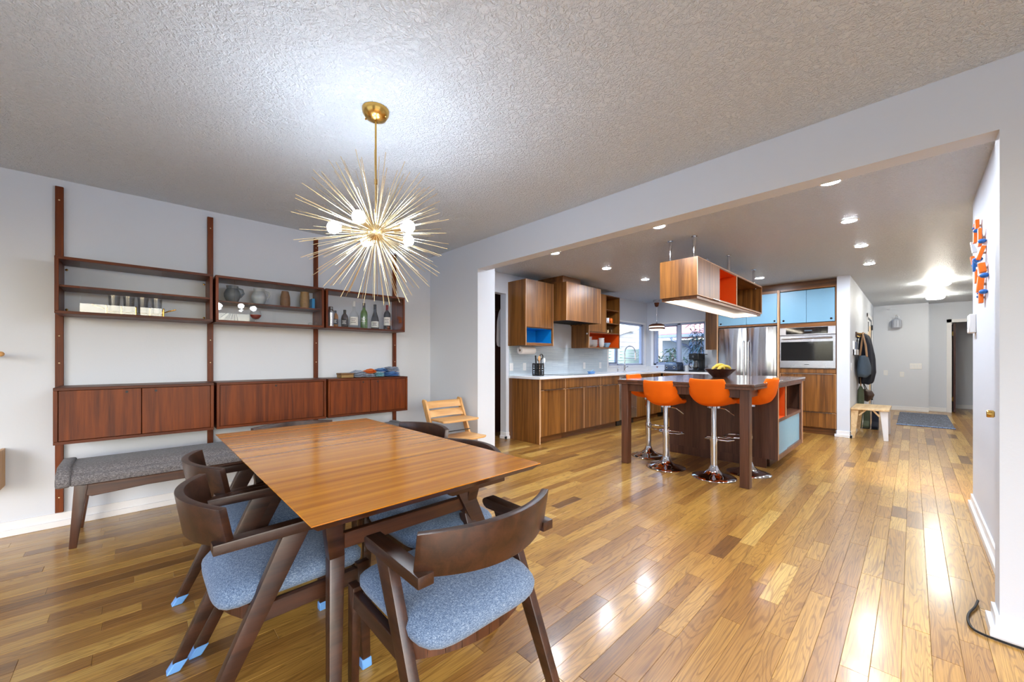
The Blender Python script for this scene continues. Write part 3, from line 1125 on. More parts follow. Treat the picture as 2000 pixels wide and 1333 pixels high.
# brass carrier with eight tumblers
SH = UZ0 + .0195
cr = root('glass_carrier', (0.0, 4.0, SH), 'low brass wire carrier with loop handles holding eight tumblers', 'carrier')
mb = MB()
for yy in (3.925, 4.075):
    mb.tube([(-.16, yy, SH + .016), (.14, yy, SH + .016)], .003, 6)
for xx in (-.16, -.085, -.01, .065, .14):
    mb.tube([(xx, 3.925, SH + .012), (xx, 4.075, SH + .012)], .003, 6)
    for yy in (3.925, 4.075):
        mb.cyl((xx, yy, SH), (xx, yy, SH + .055), .004, n=8)
        mb.ball((xx, yy, SH + .057), .006, 8, 6)
mb.build('wire_frame', 'brass', cr)
for sx in (-1, 1):
    bx = -.01 + sx * .15
    MB().tube([(bx, 3.99, SH + .035), (bx + sx * .03, 3.97, SH + .05), (bx + sx * .07, 3.965, SH + .065), (bx + sx * .075, 4.0, SH + .066), (bx + sx * .07, 4.035, SH + .065), (bx + sx * .03, 4.03, SH + .05), (bx, 4.01, SH + .035)], .003, 6).build('handle', 'brass', cr)
prof = [(0, .004), (.024, .004), (.026, .008), (.031, .125), (.0295, .125), (.0245, .012), (0, .012)]
tints = [(0.93, .96, .97), (.86, .93, .95), (.95, .90, .93), (.90, .96, .86)]
tl = None
for j, yy in enumerate((3.96, 4.04)):
    for i, xx in enumerate((-.122, -.047, .028, .103)):
        lb = 'clear tumbler in the brass carrier, %s row, number %s counting from the outer teak upright' % (('front', 'back')[j], ('one', 'two', 'three', 'four')[i])
        if tl is None:
            tl = thing('tumbler', MB().lathe(prof, (xx, yy, SH + .012), 20), 'clear', (xx, yy, SH + .012), lb, 'glass', 'tumblers in the brass carrier')
        else:
            c = tl.copy(); COL.objects.link(c); c.location = (xx, yy, SH + .012); c['label'] = lb

M['stone_grey'] = plain('grey_stoneware', (84, 96, 108), 0.35, noise=0.25, nscale=14)
M['stone_pale'] = plain('pale_stoneware', (176, 186, 194), 0.35, noise=0.25, nscale=10)
M['stone_brown'] = plain('brown_stoneware', (120, 84, 48), 0.55, noise=0.45, nscale=60)
M['stone_tan'] = plain('tan_stoneware', (150, 118, 72), 0.55, noise=0.5, nscale=70)
S2 = 1.6535


def jug(x, y, mat, label, k=1.0):
    r = root('stoneware_jug', (x, y, S2), label, 'jug', 'stoneware jugs in the display cabinet')
    MB().lathe([(0, 0), (.034 * k, 0), (.040 * k, .008), (.058 * k, .05), (.060 * k, .075), (.048 * k, .105), (.040 * k, .118), (.044 * k, .142), (.040 * k, .142), (.036 * k, .118), (0, .09)], (x, y, S2), 28).build('body', mat, r)
    MB().tube([(x + .04 * k, y - .005, S2 + .125), (x + .07 * k, y - .01, S2 + .115), (x + .078 * k, y - .012, S2 + .085), (x + .055 * k, y - .008, S2 + .05)], .008, 10).build('handle', mat, r)


jug(0.578, 4.02, 'stone_grey', 'dark grey stoneware jug nearest the chandelier reflection in the display cabinet', 1.0)
jug(0.772, 4.02, 'stone_pale', 'pale glazed stoneware jug with a dark rim beside the brown vases', .98)
thing('vase', MB().lathe([(0, 0), (.036, 0), (.041, .03), (.039, .09), (.030, .135), (.028, .145), (.024, .145), (.026, .13), (0, .1)], (.977, 4.02, S2), 24), 'stone_brown', (.977, 4.02, S2), 'brown bark-textured vase with a narrowing neck on the cabinet shelf', 'vase', 'brown vases in the display cabinet')
thing('vase', MB().lathe([(0, 0), (.036, 0), (.041, .04), (.040, .11), (.036, .150), (.038, .158), (.033, .158), (.032, .14), (0, .1)], (1.142, 4.02, S2), 24), 'stone_tan', (1.142, 4.02, S2), 'tan speckled straight-sided vase nearest the bottle cabinet', 'vase', 'brown vases in the display cabinet')
tag(box(1.195, 1.22, 3.98, 4.10, S2, S2 + .10).build('book', 'blue_deep', None, org=(1.207, 4.04, S2), bevel=.002), 'slim blue book standing at the end of the pottery shelf', 'book')
# snifter with red liquid
sn = root('snifter', (.742, 4.0, SH), 'round snifter half filled with something red below the pottery shelf', 'glass')
MB().lathe([(0, 0), (.026, 0), (.024, .003), (.005, .008), (.005, .022), (.026, .034), (.043, .06), (.045, .075), (.036, .105), (.034, .105), (.043, .075), (.041, .06), (.022, .036), (0, .03)], (.742, 4.0, SH), 28).build('bowl', 'clear', sn)
M['red_liquid'] = plain('red_liquid', (150, 40, 24), 0.1)
MB().lathe([(0, .032), (.022, .037), (.0405, .060), (.042, .070), (0, .070)], (.742, 4.0, SH), 24).build('liquid', 'red_liquid', sn)
for i, (x, y, rz) in enumerate(((1.175, 3.98, .3), (1.205, 4.05, .8), (1.225, 3.96, .1))):
    s = .016 + .004 * i
    mb = MB()
    mb.lathe([(0, 0), (s * .8, 0), (s, s * .7), (s * .9, s * 1.5), (0, s * 2.0)], (x, y, SH), 6)
    thing('glass_stopper', mb, 'clear', (x, y, SH), 'small cut glass stopper %s in the corner of the pottery cabinet' % ('lying outermost', 'behind the other two', 'largest and nearest the bottles')[i], 'stopper', 'cut glass stoppers', angle=10)

# bottles
BG = 'bottles in the display cabinet'
M['b_green'] = plain('green_bottle_glass', (70, 110, 40), 0.08, spec=0.8)
M['b_dark'] = plain('dark_bottle_glass', (18, 18, 22), 0.06, spec=0.8)
M['b_amber'] = plain('amber_bottle_glass', (150, 96, 20), 0.08, spec=0.8)
M['b_black'] = plain('dark_amber_glass', (50, 30, 14), 0.08, spec=0.8)
M['label_white'] = plain('white_label', (228, 228, 224), 0.7)
M['label_black'] = plain('black_label', (22, 22, 24), 0.6)
M['cap_red'] = plain('red_foil', (130, 24, 28), 0.35)
M['cap_black'] = plain('black_foil', (20, 20, 22), 0.35)


def bottle(x, y, prof, mat, capmat, capz, capr, lab, label, text=None, zmax=None):
    r = root('bottle', (x, y, SH), label, 'bottle', BG)
    MB().lathe(prof, (x, y, SH), 24).build('body', mat, r)
    MB().lathe([(0, capz[0]), (capr, capz[0]), (capr, capz[1] - .002), (capr * .9, capz[1]), (0, capz[1])], (x, y, SH), 16).build('cap', capmat, r)
    if lab:
        lr, z0, z1, lm = lab
        mb = MB()
        n = 14
        vs = []
        for i in range(n + 1):
            a = -pi / 2 - .55 + (-1.15 + 2.3 * i / n)
            for z in (z0, z1):
                vs.append((x + (lr + .0008) * cos(a), y + (lr + .0008) * sin(a), SH + z))
        mb.add(vs, [(2 * i, 2 * i + 2, 2 * i + 3, 2 * i + 1) for i in range(n)])
        lo = mb.build('paper_label', lm, r)
        # lines of print
        pm = 'label_black' if lm == 'label_white' else 'label_white'
        mp = MB()
        for q in range(3):
            zz = z0 + (z1 - z0) * (.3 + .2 * q)
            vs = []
            for i in range(5):
                a = -pi / 2 - .55 + (-.55 + 1.1 * i / 4) * (1 - .25 * (q % 2))
                for z in (zz, zz + .005):
                    vs.append((x + (lr + .0016) * cos(a), y + (lr + .0016) * sin(a), SH + z))
            mp.add(vs, [(2 * i, 2 * i + 2, 2 * i + 3, 2 * i + 1) for i in range(4)])
        mp.build('print', pm, lo)
    return r


sk = root('cocktail_shaker', (1.372, 4.0, SH), 'polished steel cocktail shaker beside the liquor bottles', 'shaker')
MB().lathe([(0, 0), (.028, 0), (.036, .12), (.037, .14), (0, .14)], (1.372, 4.0, SH), 24).build('body', 'steel', sk)
MB().lathe([(.037, .14), (.034, .155), (.024, .172), (.022, .176), (.022, .195), (.018, .202), (0, .203)], (1.372, 4.0, SH), 24).build('lid', 'chrome', sk)
bottle(1.424, 4.02, [(0, 0), (.024, 0), (.026, .004), (.027, .10), (.023, .125), (.011, .145), (.010, .16), (0, .16)], 'b_amber', 'cap_black', (.145, .17), .0115, (.027, .03, .085, 'label_black'), 'short amber liquor bottle with a slanted dark label next to the shaker')
bottle(1.508, 4.0, [(0, 0), (.032, 0), (.034, .004), (.034, .095), (.030, .12), (.013, .145), (.012, .16), (0, .16)], 'b_black', 'cap_black', (.148, .182), .014, (.034, .02, .085, 'label_black'), 'square-shouldered dark whiskey bottle with a black label')
bottle(1.601, 4.0, [(0, 0), (.040, 0), (.044, .005), (.045, .12), (.036, .155), (.014, .185), (.0125, .24), (0, .24)], 'clear', 'plastic', (.225, .278), .0135, (.045, .03, .115, 'label_white'), 'large clear liquor bottle with a white label and dark emblem')
MB_ = MB().lathe([(0, 0), (.012, 0), (.012, .001), (0, .001)], (0, 0, 0), 14, 'y')
bottle(1.706, 4.0, [(0, 0), (.034, 0), (.036, .004), (.036, .155), (.030, .18), (.015, .205), (.0135, .25), (0, .25)], 'b_green', 'cap_black', (.205, .272), .0145, (.036, .05, .13, 'b_green'), 'green glass wine bottle with pale print')
bottle(1.826, 4.0, [(0, 0), (.038, 0), (.040, .004), (.041, .09), (.036, .12), (.016, .19), (.0145, .25), (0, .25)], 'b_dark', 'cap_black', (.20, .268), .0155, (.0413, .02, .085, 'label_white'), 'slope-shouldered dark wine bottle with a low white label')
bottle(1.963, 4.0, [(0, 0), (.035, 0), (.037, .004), (.037, .165), (.031, .19), (.015, .21), (.0135, .25), (0, .25)], 'b_dark', 'cap_red', (.205, .275), .0148, (.037, .05, .14, 'label_white'), 'dark wine bottle with a red foil neck nearest the cabinet end')

# folded cloths and box on the last lower cabinet
FZ = LZ1 + .0005
bxr = root('woven_box', (1.50, 3.97, FZ), 'flat brown lidded box beside the folded cloths', 'box')
box(1.440, 1.560, 3.90, 4.03, FZ, FZ + .030).build('box_body', 'stone_tan', bxr, bevel=.004)
box(1.436, 1.564, 3.896, 4.034, FZ + .030, FZ + .046).build('lid', 'stone_brown', bxr, bevel=.004)
CLG = 'folded cloths on the teak cabinet'


def cloth(x, y, z, w, d, h, mat, label, rz=0.0, layers=3, seed=1, slump=0.0, fold=True):
    rr = random.Random(seed)
    r = root('folded_cloth', (x, y, z), label, 'cloth', CLG)
    cr_, sr_ = cos(rz), sin(rz)
    for k in range(layers):
        hk = h / layers
        ph = rr.uniform(0, 6)
        sh = rr.uniform(-.006, .006)
        mb = MB()
        nu, nv = 13, 9
        def top(u, v, up):
            px, py = (u - .5) * w * (1 - .03 * k), (v - .5) * d * (1 - .03 * k)
            ed = min(1, 6 * min(u, 1 - u)) * min(1, 5 * min(v, 1 - v))
            zz = hk * k + (hk * (.5 + .5 * up * sqrt(max(0, ed)))) + .004 * sin(9 * u + ph) * ed + .003 * sin(8 * v + ph * 2) * ed
            zz *= 1 - slump * abs(u - .5) * 1.4
            return (x + sh + px * cr_ - py * sr_, y + px * sr_ + py * cr_, z + max(0.0, zz))
        mb.grid(lambda u, v: top(u, v, 1), nu, nv)
        mb.grid(lambda u, v: top(u, v, -1), nu, nv)
        mb.build('fold', mat, r, angle=70)


M['cl_grey'] = tweed('grey_check_cloth', (96, 112, 140), (146, 160, 186), (196, 206, 220), 90)
M['cl_orange'] = plain('orange_cloth', (226, 110, 40), 0.85)
M['cl_teal'] = tweed('teal_cloth', (60, 140, 160), (110, 180, 200), (200, 226, 236), 80)
M['cl_blue'] = plain('blue_cloth', (98, 146, 204), 0.85, noise=.1)
cloth(1.63, 3.96, FZ, .125, .16, .070, 'cl_grey', 'grey checked cloth folded next to the brown box', .15, 3, 3, .3)
cloth(1.73, 3.93, FZ, .10, .14, .034, 'cl_grey', 'thin grey cloth in front of the orange one', -.2, 2, 8, .3)
cloth(1.765, 3.98, FZ + .036, .10, .13, .046, 'cl_orange', 'orange cloth on the pile of folded cloths', .3, 2, 4, .5)
cloth(1.838, 3.95, FZ, .10, .14, .052, 'cl_teal', 'teal striped cloth between the orange and the blue ones', -.1, 3, 5, .2)
cloth(1.895, 4.00, FZ + .053, .12, .13, .034, 'cl_blue', 'rumpled blue cloth lying on top of the teal one', .2, 2, 6, .6)
cloth(1.985, 3.96, FZ, .17, .17, .050, 'cl_blue', 'blue cloth folded flat beside the grey stack', .05, 3, 7, .2)
cloth(2.005, 3.98, FZ + .051, .13, .15, .052, 'cl_grey', 'grey checked cloth topmost of the stack nearest the last upright', .1, 4, 9, .1)

# ================================================================== UPHOLSTERED BENCH
bn = root('upholstered_bench', (0.80, 3.83, 0), 'long grey tweed bench on walnut legs under the teak cabinets', 'bench')
BX0, BX1, BY0, BY1 = -0.30, 1.98, 3.60, 4.05
mb = MB()
pr_ = [(BY0, .385), (BY0 - .004, .42), (BY0 + .008, .445), (BY0 + .03, .452), (BY0 + .035, .466), (BY0 + .06, .486), (BY0 + .12, .497), (BY1 - .12, .497), (BY1 - .05, .486), (BY1 - .02, .46), (BY1, .42), (BY1, .385)]
mb.prism(pr_, 'x', BX0, BX1)
mb.build('cushion', 'bench_grey', bn, bevel=.006, seg=2, angle=60)
mb = MB()
pr2 = [(BY0 - .012, .383), (BY0 - .014, .43), (BY0 + .02, .478), (BY0 + .08, .505), (BY1 - .08, .505), (BY1 - .02, .478), (BY1 + .005, .43), (BY1 + .005, .383)]
mb.prism(pr2, 'x', BX0 - .062, BX0 + .002)
mb.build('end_roll', 'bench_grey', bn, bevel=.016, seg=3, angle=60)
mb = MB()
mb.prism(pr2, 'x', BX1 - .002, BX1 + .062)
mb.build('end_roll', 'bench_grey', bn, bevel=.016, seg=3, angle=60)
for yy in (BY0 + .025, BY1 - .03):
    MB().prism([(BX0 + .02, .372), (BX0 + .02, .335), (BX0 + .09, .305), (BX0 + .35, .322), (BX1 - .35, .322), (BX1 - .09, .305), (BX1 - .02, .335), (BX1 - .02, .383), (BX0 + .02, .383)], 'y', yy - .014, yy + .014).build('apron', 'walnut_darkx', bn, bevel=.003)
for xx, sx in ((BX0 + .045, -1), (BX1 - .045, 1)):
    for yy, sy in ((BY0 + .025, -.2), (BY1 - .03, .1)):
        MB().bar((xx, yy, .384), (xx + sx * .035, yy + sy * .03, 0), .060, .040, .034, .028, side=(1, 0, 0)).build('leg', 'walnut_dark', bn, bevel=.004, seg=2)
    box(xx - .014, xx + .014, BY0 + .04, BY1 - .045, .33, .383).build('end_rail', 'walnut_dark', bn, bevel=.002)

# ================================================================== WOODEN HIGH CHAIR (faces -y)
hc = root('high_chair', (2.30, 3.26, 0), 'pale wooden adjustable high chair standing in the corner by the pier', 'high chair')
hx0, hx1 = 2.075, 2.53
for xx in (hx0, hx1 - .022):
    p = MB()
    p.prism([(3.06, 0), (3.13, 0), (3.47, .745), (3.455, .765), (3.405, .757)], 'x', xx, xx + .022)
    p.build('post', 'beechz', hc, bevel=.004, seg=2)
    q = MB()
    q.prism([(3.05, 0), (3.05, .035), (3.50, .035), (3.50, 0)], 'x', xx, xx + .022)
    q.build('foot_bar', 'beechz', hc, bevel=.004, seg=2)
for z0, z1 in ((.672, .742), (.588, .656)):
    mb = MB()
    n = 9
    vs, fs = [], []
    for i in range(n):
        t = -1 + 2 * i / (n - 1)
        x = (hx0 + hx1) / 2 + t * (hx1 - hx0) / 2 * .96
        for z, yo in ((z0, 0), (z1, .03), (z1, .042), (z0, .012)):
            vs.append((x, 3.06 + .455 * z + .015 + yo * 0 + .028 * (1 - t * t) + (.011 if yo > .011 and yo != .03 else 0), z))
    for i in range(n - 1):
        for k in range(4):
            fs.append((i * 4 + k, i * 4 + 4 + k, i * 4 + 4 + (k + 1) % 4, i * 4 + (k + 1) % 4))
    fs += [(0, 1, 2, 3), tuple((n - 1) * 4 + k for k in (3, 2, 1, 0))]
    mb.add(vs, fs)
    mb.build('back_slat', 'beech', hc, bevel=.002)
MB().prism([(hx0 + .023, 3.345), (hx1 - .023, 3.345), (hx1 - .02, 3.16), (hx1 - .01, 3.10), (hx1 - .06, 3.07), (hx0 + .06, 3.07), (hx0 + .01, 3.10), (hx0 + .02, 3.16)], 'z', .560, .578).build('seat_plate', 'beech', hc, bevel=.004, seg=2)
MB().prism([(hx0 + .023, 3.27), (hx1 - .023, 3.27), (hx1 - .02, 3.06), (hx1 - .01, 2.98), (hx1 - .06, 2.95), (hx0 + .06, 2.95), (hx0 + .01, 2.98), (hx0 + .02, 3.06)], 'z', .395, .413).build('foot_plate', 'beech', hc, bevel=.004, seg=2)
MB().cyl((hx0 + .02, 3.235, .445), (hx1 - .02, 3.235, .445), .005, n=8).build('tie_rod', 'black', hc)
MB().cyl((hx0 + .02, 3.10, .10), (hx1 - .02, 3.10, .10), .012, n=8).build('cross_bar', 'beech', hc)

# ================================================================== THINGS AT THE OUTER EDGE OF THE LONG WALL
pg = root('peg_rail', (-0.80, YW, 1.205), 'pale wooden peg on a wall rail, its tip just entering the view', 'peg')
box(-1.3, -.75, YW - .02, YW, 1.17, 1.24).build('rail', 'beech', pg, bevel=.003)
for xx in (-.80, -1.0, -1.2):
    MB().cyl((xx, YW - .02, 1.205), (xx + .17 * (xx == -.8), YW - .15, 1.205), .012, .013, n=14).ball((xx + .175 * (xx == -.8), YW - .155, 1.205), .0165, 12, 8).build('peg', 'beech', pg)
rk = root('wooden_rack', (-.85, 4.16, .335), 'wooden slatted rack on the long wall at the edge of the view', 'rack')
for xx in (-1.10, -.648):
    box(xx, xx + .018, 3.98, 4.168, .335, .585).build('side', 'beechz', rk, bevel=.003)
for i in range(5):
    z = .56 - .042 * i
    MB().prism([(3.97, z), (4.0, z - .012), (4.14, z - .012), (4.14, z), (4.0, z + .004)], 'x', -1.085, -.648).build('slat', 'beech' if i % 2 else 'birch', rk, bevel=.002)
box(-1.085, -.648, 3.99, 4.14, .338, .352).build('shelf', 'beech', rk)
# ================================================================== KITCHEN: LONG RUN
FY = 3.558       # door fronts of the base cabinets
CT = 0.93        # worktop height


def ply_edges(parent, x0, x1, y, z0, z1, t=.004):
    """pale plywood edges round a front that faces -y"""
    mb = MB()
    mb.box(x0, x0 + t, y, y + .018, z0, z1).box(x1 - t, x1, y, y + .018, z0, z1)
    mb.box(x0, x1, y, y + .018, z1 - t, z1).box(x0, x1, y, y + .018, z0, z0 + t)
    mb.build('plywood_edge', 'ply', parent)


def front_y(name, parent, x0, x1, z0, z1, y=FY, pull=True, px=None):
    g = .002
    d = box(x0 + g, x1 - g, y, y + .018, z0 + g, z1 - g).build(name, 'kitchen', parent)
    mb = MB()
    t = .0045
    mb.box(x0 + g, x0 + g + t, y - .0005, y + .0185, z0 + g, z1 - g).box(x1 - g - t, x1 - g, y - .0005, y + .0185, z0 + g, z1 - g)
    mb.box(x0 + g, x1 - g, y - .0005, y + .0185, z1 - g - t, z1 - g)
    mb.build('plywood_edge', 'ply', d)
    if pull:
        a, b = px if px else (x0 + .06, x1 - .06)
        MB().box(a, b, y - .012, y + .004, z1 - .004, z1 + .0005).build('edge_pull', 'steel', d)
    return d


units = (('u1', 3.985, 4.535, 1, 'base cabinet at the doorway end of the kitchen run with a wide end panel'),
         ('u2', 4.535, 5.465, 2, 'double-door base cabinet below the cooktop'),
         ('u3', 5.465, 6.045, 1, 'single-door base cabinet next to the dishwasher'))
for k, x0, x1, nd, lb in units:
    r = root('base_cabinet', ((x0 + x1) / 2, YW, 0), lb, 'cabinet', 'walnut base cabinets along the long wall')
    box(x0 + .002, x1 - .001, FY + .019, YW - .001, .10, CT - .036).build('carcass', 'kitchen', r)
    box(x0 + (.001 if k != 'u1' else .02), x1 - .001, FY + .075, YW - .1, 0, .10).build('toe_kick', 'kitchen_x', r)
    front_y('drawer_front', r, x0, x1, .748, CT - .036, pull=False)
    w = (x1 - x0) / nd
    for i in range(nd):
        front_y('door', r, x0 + i * w, x0 + (i + 1) * w, .100, .742)
    if k == 'u1':
        box(3.965, 3.984, FY, YW - .001, 0.0, CT - .036).build('end_panel', 'kitchen', r)
        box(3.9645, 3.9845, FY - .001, FY + .005, .0, CT - .036).build('plywood_edge', 'ply', r)
dw = root('dishwasher', (6.35, 3.8, 0), 'stainless dishwasher between the walnut base cabinets', 'dishwasher')
box(6.05, 6.65, FY + .02, YW - .01, .10, CT - .037).build('tub', 'steel_dark', dw)
box(6.052, 6.648, FY - .004, FY + .02, .11, CT - .042).build('door', 'steel', dw, bevel=.003)
MB().tube([(6.12, FY - .004, .83), (6.12, FY - .04, .83), (6.58, FY - .04, .83), (6.58, FY - .004, .83)], .010, 10).build('handle', 'steel', dw)
box(6.06, 6.64, FY + .06, YW - .1, 0, .10).build('toe_plate', 'black', dw)
for i, (x0, x1, lb) in enumerate(((6.655, 7.30, 'base cabinet under the faucet, beside the dishwasher'), (7.30, 7.655, 'narrow base cabinet tucked into the window corner'))):
    r = root('base_cabinet', ((x0 + x1) / 2, YW, 0), lb, 'cabinet', 'walnut base cabinets along the long wall')
    box(x0 + .002, x1 - .001, FY + .019, YW - .001, .10, CT - .036).build('carcass', 'kitchen', r)
    box(x0 + .001, x1 - .001, FY + .075, YW - .1, 0, .10).build('toe_kick', 'kitchen_x', r)
    front_y('false_front', r, x0, x1, .748, CT - .036, pull=False)
    front_y('door', r, x0, x1, .100, .742)


def front_x(name, parent, y0, y1, z0, z1, x, mat='kitchen', pull=True, edges=True):
    g = .002
    d = box(x, x + .018, y0 + g, y1 - g, z0 + g, z1 - g).build(name, mat, parent)
    if edges:
        t = .0045
        mb = MB()
        mb.box(x - .0005, x + .0185, y0 + g, y0 + g + t, z0 + g, z1 - g).box(x - .0005, x + .0185, y1 - g - t, y1 - g, z0 + g, z1 - g)
        mb.box(x - .0005, x + .0185, y0 + g, y1 - g, z1 - g - t, z1 - g)
        mb.build('plywood_edge', 'ply', d)
    if pull:
        MB().box(x - .012, x + .004, y0 + .05, y1 - .05, z1 - .004, z1 + .0005).build('edge_pull', 'steel', d)
    return d


for y0, y1, lb in ((3.02, 3.52, 'window-side base cabinet under the toaster'), (2.51, 3.02, 'window-side base cabinet under the coffee maker')):
    r = root('base_cabinet', (8.0, (y0 + y1) / 2, 0), lb, 'cabinet', 'walnut base cabinets under the kitchen window')
    box(7.68, XW - .001, y0 + .001, y1 - .001, .10, CT - .036).build('carcass', 'kitchen', r)
    box(7.74, XW - .1, y0 + .001, y1 - .001, 0, .10).build('toe_kick', 'kitchen_y', r)
    front_x('drawer_front', r, y0, y1, .748, CT - .036, 7.66, pull=False)
    front_x('door', r, y0, y1, .10, .742, 7.66)
# worktop: one continuous L
mb = MB()
mb.prism([(3.95, FY - .018), (7.64, FY - .018), (7.64, 2.505), (XW, 2.505), (XW, YW), (3.95, YW)], 'z', CT - .034, CT)
tag(mb.build('worktop', 'counter', None, org=(6.0, 3.9, CT - .034), bevel=.002), 'white quartz worktop running along the wall and under the windows', 'worktop')
tag(box(4.62, 5.42, 3.64, 4.10, CT, CT + .006).build('cooktop', 'blackglass', None, org=(5.0, 3.87, CT), bevel=.002), 'flat black glass cooktop set into the white worktop', 'cooktop')
bs = struct('trim_1', MB().box(3.965, 6.61, YW - .010, YW, CT, 1.372), 'tile', 'pale glass tile backsplash')
struct('trim_2', MB().box(6.61, XW - .010, YW - .010, YW, CT, 1.02).box(XW - .010, XW, 2.505, YW - .010, CT, 1.02).box(XW - .010, XW, 2.505, 2.87, 1.02, 1.36), 'counter', 'white splash under the kitchen windows')

# outlets on the splash
o0 = None
for x, lb in ((4.005, 'white outlet plate at the doorway end of the splash'), (4.285, 'white outlet plate beside the utensil holder'), (5.845, 'white outlet plate above the blue spoon rest'), (6.365, 'white outlet plate closest to the kitchen window')):
    if o0 is None:
        r = root('wall_outlet', (x, YW - .010, 1.06), lb, 'outlet', 'outlet plates on the splash')
        box(x - .036, x + .036, YW - .016, YW - .010, 1.002, 1.118).build('plate', 'plastic', r, bevel=.003)
        box(x - .017, x + .017, YW - .0185, YW - .016, 1.027, 1.093).build('switch', 'white', r, bevel=.002)
        o0 = r
    else:
        c = copy_tree(o0, label=lb)
        c.location = (x, YW - .010, 1.06)

# ---- upper cabinets
UY = 3.800
r = root('upper_cabinet', (4.24, YW - .003, 1.375), 'walnut upper cabinet with an open blue niche below its door', 'cabinet', 'walnut upper cabinets on the long wall')
x0, x1, z0, z1 = 3.945, 4.548, 1.375, 2.318
t = .018
box(x0, x0 + t, UY, YW - .003, z0, z1).build('side_panel', 'kitchen', r)
box(x1 - t, x1, UY, YW - .003, z0, z1).build('side_panel', 'kitchen', r)
box(x0 + t, x1 - t, UY, YW - .003, z1 - t, z1).build('top_panel', 'kitchen_x', r)
box(x0 + t, x1 - t, UY + .004, YW - .003, z0, z0 + .040).build('bottom_panel', 'kitchen_x', r)
box(x0 + t, x1 - t, UY + .02, YW - .003, 1.628, 1.646).build('niche_top', 'kitchen_x', r)
MB().box(x0 + t, x1 - t, YW - .02, YW - .012, z0 + .04, 1.628).box(x0 + t, x0 + t + .003, UY + .03, YW - .02, z0 + .04, 1.628).box(x1 - t - .003, x1 - t, UY + .03, YW - .02, z0 + .04, 1.628).box(x0 + t, x1 - t, UY + .03, YW - .02, z0 + .04, z0 + .043).box(x0 + t, x1 - t, UY + .03, YW - .02, 1.625, 1.628).build('niche_lining', 'blue_deep', r)
MB().box(x0 - .0005, x0 + .006, UY - .0015, UY + .004, z0, z1).box(x1 - .006, x1, UY - .0015, UY + .004, z0, z1).build('plywood_edge', 'ply', r)
d = box(x0 + .008, x1 - .008, UY - .001, UY + .018, 1.640, z1 - .002).build('door', 'kitchen', r)
hd = root('range_hood_cabinet', (5.02, YW - .003, 1.755), 'walnut hood cabinet with a dark grille underneath', 'range hood')
x0, x1, z0, z1, HY = 4.572, 5.470, 1.757, 2.330, 3.565
MB().box(x0, x0 + t, HY, YW - .003, z0, z1).build('side_panel', 'kitchen', hd)
MB().box(x1 - t, x1, HY, YW - .003, z0, z1).build('side_panel', 'kitchen', hd)
box(x0 + t, x1 - t, HY + .02, YW - .003, z1 - t, z1).build('top_panel', 'kitchen_x', hd)
xm = (x0 + x1) / 2
for a, b in ((x0 + .007, xm - .0015), (xm + .0015, x1 - .007)):
    box(a, b, HY - .001, HY + .018, z0 + .001, z1 - .001).build('front_panel', 'kitchen', hd)
MB().box(x0 - .0005, x0 + .006, HY - .0015, HY + .004, z0, z1).box(x1 - .006, x1 + .0005, HY - .0015, HY + .004, z0, z1).build('plywood_edge', 'ply', hd)
box(x0 + t, x1 - t, HY + .02, YW - .012, z0 + .02, z0 + .03).build('hood_plate', 'steel_dark', hd)
gr = MB()
for i in range(22):
    a = x0 + .06 + i * .0355
    gr.box(a, a + .014, HY + .05, YW - .08, z0 + .008, z0 + .02)
gr.build('grille', 'black', hd)
struct('trim_3', MB().box(4.60, 5.05, 3.66, YW - .003, 2.331, HC), 'kitchen_x', 'dark filler between the hood and the ceiling')
# third upper cabinet with open shelves
r = root('upper_cabinet', (5.97, YW - .003, 1.368), 'walnut upper cabinet with open shelves for mugs beside the window', 'cabinet', 'walnut upper cabinets on the long wall')
x0, x1, z0, z1 = 5.478, 6.470, 1.370, 2.325
xd = 6.015
box(x0, x0 + t, UY, YW - .003, z0, 1.750).build('side_panel', 'kitchen', r)
box(x0 + t, x1 - t, UY, YW - .012, z0, z0 + t).build('bottom_panel', 'kitchen_x', r)
box(x1 - t, x1, UY, YW - .012, z0, z1).build('side_panel', 'kitchen', r)
box(x0, x1 - t, UY, YW - .003, z1 - t, z1).build('top_panel', 'kitchen_x', r)
box(x0, x0 + t, UY, YW - .003, 1.75, z1 - t).build('side_panel', 'kitchen', r)
box(xd - .009, xd + .009, UY + .004, YW - .003, 1.650, z1 - t).build('divider', 'kitchen', r)
box(x0 + t, x1 - t, UY + .004, YW - .012, 1.632, 1.650).build('shelf', 'kitchen_x', r)
for z in (2.066, 1.826):
    box(xd + .009, x1 - t, UY + .012, YW - .01, z - .009, z + .009).build('shelf', 'kitchen_x', r)
box(xd + .009, x1 - t, YW - .012, YW - .002, 1.65, z1 - t).build('back_panel', 'kitchen', r)
MB().box(x0 + t, x1 - t, YW - .016, YW - .012, z0 + t, 1.632).box(x1 - t - .003, x1 - t, UY + .01, YW - .02, z0 + t, 1.632).box(x0 + t, x1 - t, UY + .02, YW - .02, 1.629, 1.632).build('niche_lining', 'orange', r)
box(x0 + .008, xd - .002, UY - .001, UY + .018, 1.655, z1 - .004).build('door', 'kitchen', r)
MB().box(x0 - .0005, x0 + .006, UY - .0015, UY + .004, z0, 1.75).build('plywood_edge', 'ply', r)
MB().ball((x0 - .003, UY + .035, 1.61), (.006, .015, .015), 12, 8).build('knob', 'white', r)
# contents
MG = 'mugs on the kitchen shelf'
mugprof = [(0, 0), (.034, 0), (.038, .006), (.038, .095), (.034, .095), (.034, .01), (0, .01)]


